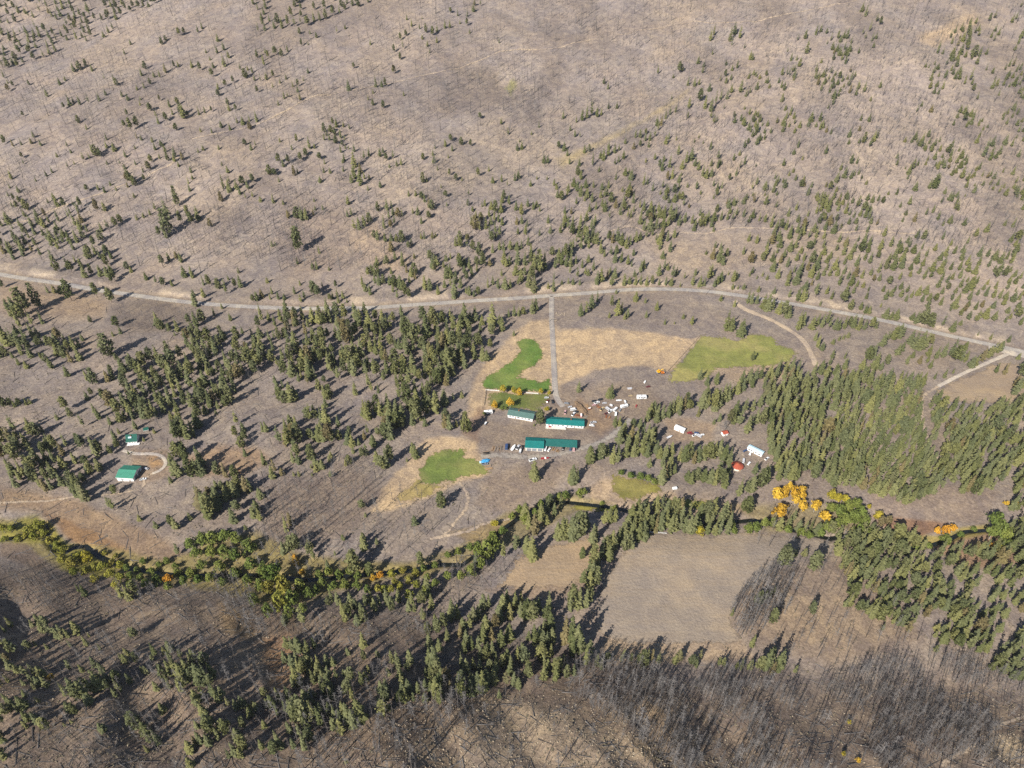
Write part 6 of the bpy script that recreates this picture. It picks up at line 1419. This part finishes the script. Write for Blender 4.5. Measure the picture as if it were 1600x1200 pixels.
def vehicle(style, u, v, deg, paint, label, s=1.0, group=None):
    p = at(u, v)
    cats = dict(car='car', pickup='pickup', van='van', camper='camper', boat='boat', box='trailer', digger='digger')
    names = dict(car='parked_car', pickup='pickup_truck', van='van', camper='camper_trailer', boat='boat', box='box_trailer', digger='digger')
    r = empty(names[style], p + Vector((0, 0, .1)), R(deg)); r.scale = (s, s, s); tag(r, label, cats[style], group)
    P, G = M[paint], M['glass']
    if style == 'car':
        MB().box(-2.2, 2.2, -.9, .9, .35, .95, .08, .05).build('body', P, r, bevel=.12)
        MB().box(-1.7, .9, -.82, .82, .952, 1.28, .28, .12).build('window_band', G, r)
        MB().box(-1.40, .60, -.69, .69, 1.282, 1.44, .12, .08).build('roof', P, r, bevel=.05)
        for y in (-.6, .6): MB().box(2.12, 2.21, y - .2, y + .2, .66, .82).build('headlight', M['steel'], r)
        wheels(r, (-1.35, 1.35), .82)
    elif style == 'pickup':
        MB().box(-2.7, 2.7, -.95, .95, .45, 1.0, .06, .04).build('body', P, r, bevel=.1)
        MB().box(-.5, 1.4, -.88, .88, 1.002, 1.5, .28, .1).build('window_band', G, r)
        MB().box(-.22, 1.1, -.77, .77, 1.502, 1.72, .1, .06).build('roof', P, r, bevel=.05)
        b = MB()
        for x0, x1, y0, y1 in ((-2.64, -.6, -.9, -.8), (-2.64, -.6, .8, .9), (-2.64, -2.54, -.8, .8)): b.box(x0, x1, y0, y1, 1.003, 1.4)
        b.build('cargo_bed', P, r)
        MB().box(-2.5, -.62, -.78, .78, 1.004, 1.06).build('bed_floor', M['rubber'], r)
        for y in (-.65, .65): MB().box(2.62, 2.71, y - .2, y + .2, .7, .9).build('headlight', M['steel'], r)
        wheels(r, (-1.7, 1.7), .86, .42)
    elif style == 'van':
        MB().box(-2.6, 2.6, -1.0, 1.0, .4, 1.35, .05, .03).build('body', P, r, bevel=.12)
        MB().box(-2.5, 2.1, -.96, .96, 1.352, 1.85, .2, .06).build('window_band', G, r)
        MB().box(-2.4, 1.8, -.92, .92, 1.852, 2.15, .12, .1).build('roof', P, r, bevel=.06)
        wheels(r, (-1.6, 1.6), .88, .38)
    elif style in ('camper', 'box'):
        L = 3.6 if style == 'camper' else 2.6
        MB().box(-L, L, -1.2, 1.2, .6, 2.9, .15, .06).build('body', P, r, bevel=.15)
        MB().box(-L + .5, L - .5, -1.0, 1.0, 2.9, 3.0, .1, .1).build('roof', M['white'], r)
        if style == 'camper':
            for x in (-2.4, -.6, 1.6): 
                fm = MB().box(x - .08, x + 1.08, -1.27, -1.16, 1.42, 2.38); q = fm.build('window', M['steel'], r)
                MB().box(x, x + 1.0, -1.30, -1.275, 1.5, 2.3).build('pane', G, q)
            MB().box(.7, 1.35, -1.25, -1.17, .75, 2.4).build('door', M['steel'], r)
            MB().box(-.6, .4, -.4, .4, 3.002, 3.28, .08, .08).build('roof_vent', M['car_grey'], r)
        MB().box(L, L + 1.3, -.08, .08, .55, .7).build('hitch', M['steel'], r)
        wheels(r, (-.5, .5), 1.06, .36)
    elif style == 'boat':
        hb = MB()
        sec = [(-3, 1.0, .5, 1.25), (-1, 1.1, .45, 1.3), (1.4, .95, .5, 1.4), (3.2, .06, .9, 1.6)]
        for (x0, w0, b0, t0), (x1, w1, b1, t1) in zip(sec[:-1], sec[1:]):
            for s_ in (-1, 1):
                q = [(x0, 0, b0), (x1, 0, b1), (x1, s_ * w1, t1), (x0, s_ * w0, t0)]; hb.face(q if s_ < 0 else q[::-1])
            hb.face([(x0, -w0, t0), (x1, -w1, t1), (x1, w1, t1), (x0, w0, t0)])
        hb.face([(-3, 0, .5), (-3, -1, 1.25), (-3, 1, 1.25)]); hb.build('hull', P, r)
        MB().box(-.4, 1.0, -.7, .7, 1.32, 1.9, .25, .15).build('cabin', M['white'], r)
        tr = MB().box(-2.8, 3.8, -.08, .08, .3, .42); tr.box(-1.2, -1.05, -1, 1, .3, .42); tr.build('trailer_frame', M['steel'], r)
        wheels(r, (-1.1,), 1.05, .32)
    elif style == 'digger':
        for y in (-1.0, 1.0):
            t = MB(); t.box(-1.7, 1.7, y - .28, y + .28, .05, .8, .3, 0); t.build('crawler_track', M['rubber'], r, bevel=.1)
        MB().box(-1.5, 1.3, -1.15, 1.15, .85, 1.7, .08, .05).build('body', P, r, bevel=.08)
        c = MB().box(.1, 1.3, .1, 1.1, 1.703, 2.8, .12, .06).build('cab', P, r)
        MB().box(.16, 1.33, .04, 1.14, 1.95, 2.5).build('window', G, c)
        bo = MB(); bo.tube((1.1, -.4, 1.5), (3.4, -.4, 4.0), .28, .22, 6); bo.build('boom', P, r)
        MB().tube((3.4, -.4, 4.0), (5.0, -.4, 1.6), .22, .16, 6).build('arm', P, r)
        MB().box(4.5, 5.4, -.9, .1, .5, 1.5, .1, .05).build('bucket', M['steel'], r)
        MB().box(-1.9, -1.4, -1.1, 1.1, .9, 1.75, .1, .05).build('counterweight', M['car_grey'], r, bevel=.08)
    return r

V = vehicle
V('camper', 763, 646, 8, 'car_white', 'white camper at the lower left corner of the lawn', 1.05)
V('box', 759, 663, 60, 'car_grey', 'small dark trailer below the white camper', .6)
V('car', 855.5, 628, 70, 'car_maroon', 'maroon car at the lawn edge by the driveway end')
V('car', 863.5, 628.5, 95, 'car_black', 'black car parked at the end of the driveway', 1.1)
V('car', 854, 622, 5, 'car_silver', 'silver car on the lawn edge above the maroon car', .9)
V('car', 885.5, 631, 165, 'car_grey', 'grey car above the teal farmhouse, right of the driveway')
V('pickup', 883, 645, 80, 'car_pink', 'faded pink pickup behind the teal farmhouse', .95)
V('van', 895.5, 641, 15, 'car_white', 'white van behind the teal farmhouse')
V('car', 899.5, 644, 165, 'car_black', 'black car beside the white van behind the farmhouse')
V('pickup', 896, 648, 60, 'car_white', 'white pickup closest to the back of the teal farmhouse')
V('box', 908, 650.5, 85, 'car_pink', 'small pinkish box trailer at the farmhouse corner', .7)
V('pickup', 902, 650, 170, 'car_rust', 'low rusty pickup next to the pinkish box trailer', .8)
V('car', 928, 627.5, 15, 'car_black', 'left of two dark cars in the upper yard')
V('car', 938, 625, 20, 'car_black', 'right of two dark cars in the upper yard')
V('pickup', 932.5, 630, 25, 'car_white', 'white pickup just below the two dark cars')
V('car', 928, 633.5, 20, 'car_pink', 'pale pink car below the white pickup in the upper yard', .8)
V('pickup', 941, 640, 50, 'car_tan', 'tan truck left of the white vehicle row in the yard', 1.1)
V('van', 949.5, 640, 130, 'car_silver', 'silver van first in the white vehicle row')
V('pickup', 954, 643.5, 45, 'car_white', 'white pickup in the middle of the vehicle row', 1.15)
V('van', 961.5, 641, 50, 'car_white', 'white van at the right end of the vehicle row', 1.1)
V('box', 962, 648.5, 80, 'car_white', 'white box trailer below the vehicle row', .75)
V('camper', 975, 636.5, 20, 'car_white', 'white camper right of the vehicle row', .95)
V('box', 976.5, 629, 100, 'car_silver', 'small silver trailer above the white camper of the yard', .6)
V('boat', 967, 627, 5, 'car_white', 'low white boat near the middle firs of the yard', .85)
V('camper', 1002, 623, 2, 'car_white', 'large white camper standing alone on the right of the yard', 1.2)
V('car', 994, 635, 70, 'car_red', 'small red car between the white camper and the firs', .8)
V('car', 1012.5, 605, 20, 'car_maroon', 'maroon car far up on the right of the yard', .9)
V('box', 1007.5, 598, 60, 'car_white', 'tiny white trailer above the maroon car', .55)
V('pickup', 927, 661, 15, 'car_silver', 'silver pickup off the right end of the teal farmhouse')
V('car', 924.5, 665.5, 170, 'car_white', 'white car off the right end of the teal farmhouse')
V('van', 791.5, 699.5, 85, 'car_blue', 'navy van left of the teal barn', 1.2)
V('boat', 802, 701, 65, 'car_white', 'white boat on a trailer left of the barn', 1.1)
V('pickup', 809.5, 700, 65, 'car_silver', 'silver truck between the white boat and the barn', 1.1)
V('car', 816.5, 699.5, 80, 'car_black', 'black car against the left wall of the barn')
V('box', 813, 706.5, 80, 'car_grey', 'grey trailer in front of the left barn wall', .75)
V('pickup', 757.5, 726, 10, 'car_grey', 'grey pickup under the blue tarp heap', .95)
V('pickup', 832.5, 719.5, 25, 'car_white', 'white pickup on the gravel below the barn', 1.2)
V('boat', 851.5, 718, 5, 'car_red', 'red and white boat on the gravel below the barn', 1.1)
V('van', 852.5, 702, 75, 'car_white', 'white van under the lean-to next to the barn', 1.0)
V('car', 858, 703.5, 60, 'car_white', 'white car under the lean-to', 1.0)
V('car', 880, 702, 70, 'car_black', 'black car at the open side of the lean-to', .9)
V('van', 896.5, 702.5, 85, 'car_pink', 'pale van past the end of the lean-to', 1.0)
V('car', 891.5, 702, 80, 'car_blue', 'navy car at the end wall of the lean-to', 1.0)
V('digger', 1028, 582.5, 10, 'yellow', 'yellow digger at the corner of the straw field', 1.1)
V('digger', 1035, 583.5, 190, 'orange', 'orange digger beside the yellow one', 1.0)
V('car', 1077, 677, 20, 'car_red', 'red car at the left of the clearing car row', .95)
V('car', 1081, 679, 150, 'car_maroon', 'maroon car second in the clearing car row', .95)
V('pickup', 1085.5, 681, 30, 'car_white', 'white pickup third in the clearing car row', .95)
V('car', 1088.5, 677.5, 150, 'car_blue', 'navy car in the upper line of the clearing car row', .95)
V('van', 1092, 682, 140, 'car_silver', 'silver van fourth in the clearing car row', .9)
V('car', 1096.5, 680.5, 20, 'car_white', 'white car at the right end of the clearing car row', .95)
V('boat', 1046, 684, 30, 'car_silver', 'grey boat at the tree edge below the long white trailer', .9)
V('car', 1172, 709.5, 60, 'car_white', 'white car in front of the pale blue roof', .9)
V('car', 1164, 705, 30, 'car_blue', 'navy car at the left end of the pale blue roof', .9)
V('van', 1161.5, 721, 70, 'car_silver', 'silver van right of the red round roof', .95)
V('car', 1170, 725, 50, 'car_white', 'white car below the silver van by the red round roof', .95)
V('pickup', 1198, 717.5, 40, 'car_white', 'white pickup off the right end of the pale blue roof', .9)
V('box', 1054, 764.5, 10, 'car_white', 'tiny white trailer right of the lower lawn', .7)
V('pickup', 224, 749.5, 20, 'car_white', 'white pickup beside the green roofed workshop', .9)
V('car', 229, 733, 160, 'car_silver', 'silver car above the corner of the workshop', .9)

# ------------------------------------------------------------------ fences, poles, gate, piles
def fence(name, label, a, b, matn, h=1.3, rails=3, gap=2.4):
    pa, yaw, L = frame_from(a, b)
    r = empty(name, pa, yaw); tag(r, label, 'fence')
    n = max(2, int(L / gap)); pts = [(L * k / n) for k in range(n + 1)]
    c, s = math.cos(yaw), math.sin(yaw)
    zs = [float(H(np.array([pa.x + c * x]), np.array([pa.y + s * x]))[0]) - pa.z for x in pts]
    for x, z in zip(pts, zs): MB().box(x - .09, x + .09, -.09, .09, z - .4, z + h).build('post', M[matn], r)
    for j in range(rails):
        rb = MB(); q = .3 + (h - .45) * j / max(1, rails - 1)
        for k in range(n):
            x0, x1, z0, z1 = pts[k] + .091, pts[k + 1] - .091, zs[k] + q, zs[k + 1] + q
            rb.hexa([(x0, -.04, z0), (x1, -.04, z1), (x1, .04, z1), (x0, .04, z0)], [(x0, -.04, z0 + .17), (x1, -.04, z1 + .17), (x1, .04, z1 + .17), (x0, .04, z0 + .17)])
        rb.build('rail', M[matn], r)
fence('board_fence', 'white board fence left of the yellow tree across the lawn', (759, 610), (780, 611.5), 'white')
fence('board_fence', 'white board fence between the golden trees and the driveway', (822, 614.5), (841, 616), 'white')
fence('rail_fence', 'dark rail fence closing the left side of the house lawn', (759.5, 610.5), (756.5, 633), 'old_wood', 1.4)
fence('rail_fence', 'long rail fence between the straw field and the green field', (1094, 525), (1044, 580), 'old_wood', 1.2, 2, 4)
fence('rail_fence', 'dark rail pen on the gravel below the lean-to', (873, 718), (884, 717), 'old_wood', 1.4)
fence('rail_fence', 'rail fence along the upper edge of the big bare field', (1015, 832), (1041, 834), 'white', 1.1, 2)
pg = at(857, 502)
gate = empty('driveway_gate', at(857.5, 503), 0); tag(gate, 'open frame gateway across the upper driveway', 'gate')
for x in (0, 7.2): MB().box(x - .14, x + .14, -.14, .14, -.5, 4.2).build('post', M['old_wood'], gate)
MB().box(-.3, 7.5, -.12, .12, 4.2, 4.5).build('crossbar', M['old_wood'], gate)

def pole(u, v, label, h=10.5):
    p = at(u, v); r = empty('power_pole', p, .1); tag(r, label, 'power pole', 'power poles')
    MB().tube((0, 0, -.8), (0, 0, h), .17, .11, 8).build('post', M['old_wood'], r)
    MB().box(-1.2, 1.2, -.06, .06, h - .9, h - .75).build('crossarm', M['old_wood'], r)
    for x in (-1.05, 0.35, 1.05): MB().tube((x, 0, h - .748), (x, 0, h - .5), .07, .05, 6).build('insulator', M['ice_blue'], r)
for u, v, lb in ((806, 474, 'power pole below the road left of the driveway junction'), (929, 590, 'power pole at the lower edge of the straw field'), (948, 452, 'power pole above the road right of the driveway junction'),
                 (1102, 461, 'power pole where the road bends before the loop road'), (673, 482, 'power pole below the road left of the green lawn'), (205, 466, 'power pole below the road far on the left')):
    pole(u, v, lb)

def pile(kind, u, v, label, deg, n, L, matn, spread=1.6, hgt=.9):
    p = at(u, v); r = empty(kind, p, R(deg)); tag(r, label, kind.split('_')[-1])
    rg = random.Random(int(u * 7 + v))
    for k in range(n):
        y = rg.uniform(-spread, spread); z = .1 + rg.uniform(0, hgt); a = rg.uniform(-.12, .12); l = L * rg.uniform(.6, 1) / 2; w_ = rg.uniform(.12, .22)
        c, s = math.cos(a), math.sin(a)
        q = [(-l * c + w_ * s, y - l * s - w_ * c, z), (l * c + w_ * s, y + l * s - w_ * c, z), (l * c - w_ * s, y + l * s + w_ * c, z), (-l * c - w_ * s, y - l * s + w_ * c, z)]
        MB().hexa(q, [(x, yy, zz + .14) for x, yy, zz in q]).build('board', M[matn if rg.random() < .75 else 'wood'], r)
pile('lumber_pile', 774, 702, 'loose lumber pile left of the navy van', 80, 14, 6, 'old_wood', 3.4, .7)
pile('lumber_pile', 780, 701, 'narrow lumber pile beside the navy van', 85, 9, 6, 'old_wood', 1.6, .8)
pile('lumber_pile', 760, 709, 'dark stacked lumber above the blue tarp', 10, 10, 6, 'rubber', 1.8, 1.0)
pile('lumber_pile', 763, 731, 'pale lumber pile below the blue tarp by the lawn corner', 15, 16, 7, 'old_wood', 2.6, .8)
pile('lumber_pile', 868, 704, 'orange stacked firewood boards in front of the lean-to', 60, 14, 4, 'wood', 3.0, .9)
pile('lumber_pile', 885, 632.5, 'scattered pale boards by the grey car', 20, 6, 4, 'old_wood', 1.5, .3)
pile('scrap_pile', 372, 737, 'reddish scrap heap in the left meadow', 25, 12, 4, 'car_rust', 2.4, .5)
pile('scrap_pile', 915, 652, 'scrap boards along the scraped ditch right of the farmhouse', 45, 8, 5, 'old_wood', 1.8, .4)
pile('log_pile', 1061, 532, 'single pale log on the upper edge of the straw field', 350, 2, 8, 'old_wood', .3, .2)
for u, v, lb in ((920, 510, 'pale boulder heap above the straw field'), (877, 492, 'stone heap right of the upper driveway')):
    p = at(u, v); r = empty('boulder_heap', p); tag(r, lb, 'rocks')
    rg = random.Random(int(u))
    for k in range(9):
        o = link(bpy.data.objects.new('boulder', ROCKS[k % 3]), r); q = rg.uniform(.8, 2.0)
        o.location = (rg.uniform(-5, 5), rg.uniform(-3, 3), .2); o.scale = (q, q, q); o.rotation_euler = (rg.uniform(0, 6), 0, rg.uniform(0, 6))
V('car', 944.5, 630.5, 10, 'car_silver', 'silver car right of the white pickup in the upper yard', .85)
V('box', 921, 640, 30, 'car_rust', 'rusty box trailer beside the long earth heap', .6)
V('pickup', 948, 646.5, 40, 'car_maroon', 'maroon pickup below the white vehicle row', .85)
V('car', 969, 641.5, 60, 'car_grey', 'grey car between the white van and the white camper', .85)
V('car', 985, 619, 15, 'car_tan', 'tan car left of the large white camper', .8)
V('box', 955, 634.5, 140, 'car_silver', 'small silver box trailer above the white vehicle row', .55)
V('car', 890.5, 636.5, 20, 'car_silver', 'silver car above the white van behind the farmhouse', .85)
pile('scrap_pile', 935, 636, 'rusty scrap heap in the middle of the yard', 30, 10, 3.5, 'car_rust', 2.0, .6)
pile('lumber_pile', 973, 646, 'pale boards at the edge of the firs below the camper', 15, 8, 4, 'old_wood', 1.4, .5)
pile('scrap_pile', 984, 608, 'pale scrap strip at the top of the yard', 5, 9, 5, 'car_silver', 1.6, .3)
pile('scrap_pile', 950, 652, 'dark scrap heap above the firs of the yard', 70, 9, 4, 'car_rust', 2.2, .6)
pile('lumber_pile', 918, 634, 'narrow boards lying beside the earth heap', 110, 7, 5, 'old_wood', 1.0, .3)
pile('lumber_pile', 1120, 690, 'grey boards by the trees below the clearing car row', 20, 7, 4, 'old_wood', 1.3, .4)
# tarp-covered heap
p = at(758, 721); tp = empty('tarp_heap', p, .35); tag(tp, 'heap covered by a bright blue tarp at the lawn corner', 'tarp')
bm = bmesh.new(); bmesh.ops.create_icosphere(bm, subdivisions=3, radius=1.0)
rg = random.Random(3)
for v_ in bm.verts:
    k = 1 + .16 * math.sin(v_.co.x * 7 + 1) * math.cos(v_.co.y * 6) + rg.uniform(-.04, .04)
    v_.co = Vector((v_.co.x * 3.8 * k, v_.co.y * 2.0 * k, max(-.12, v_.co.z * 1.9 * k)))
me = bpy.data.meshes.new('tarp'); bm.to_mesh(me); bm.free(); me.materials.append(M['tarp']); link(bpy.data.objects.new('tarp', me), tp)
MB().box(-4.6, -3.2, -.9, .9, 0, 1.1, .15, .1).build('covered_box', M['ice_blue'], tp, bevel=.1)
# earth bank in the yard
p = at(908, 638); eb = empty('earth_bank', p, R(118)); tag(eb, 'long heap of brown earth between the farmhouse and the yard', 'earth bank')
bm = bmesh.new(); bmesh.ops.create_icosphere(bm, subdivisions=4, radius=1.0)
for v_ in bm.verts:
    n_ = float(fbm(np.array([v_.co.x * 5 + 9]), np.array([v_.co.y * 4]), 5, 3)[0])
    v_.co = Vector((v_.co.x * 10 * (1 + .2 * n_), v_.co.y * 2.6 * (1 + .35 * n_), max(-.3, v_.co.z * 1.7 * (1 + .6 * n_))))
me = bpy.data.meshes.new('soil_mound'); bm.to_mesh(me); bm.free(); me.materials.append(M['soil']); link(bpy.data.objects.new('soil_mound', me), eb)
# the grey leafless tree in the clearing
o = link(bpy.data.objects.new('snag', SNAGS[7])); pp = at(1133, 672); o.location = pp; o.scale = (1.7, 1.7, .5)
tag(o, 'pale grey leafless bush above the rusty red shed', 'dead tree')

# ------------------------------------------------------------------ the air
hz = MB().box(-6200, 6200, -900, 7200, -140, 560).build('haze', None)
hz['kind'] = 'stuff'; hz['label'] = 'thin pale haze over the valley and hills'
hm = bpy.data.materials.new('haze'); hm.use_nodes = True
hn = hm.node_tree; hn.nodes.remove(hn.nodes['Principled BSDF'])
pv = hn.nodes.new('ShaderNodeVolumePrincipled'); pv.inputs['Color'].default_value = (0.86, 0.90, 1.0, 1); pv.inputs['Density'].default_value = 0.000028; pv.inputs['Anisotropy'].default_value = 0.1
hn.links.new(pv.outputs[0], hn.nodes['Material Output'].inputs['Volume'])
hz.data.materials.clear(); hz.data.materials.append(hm)
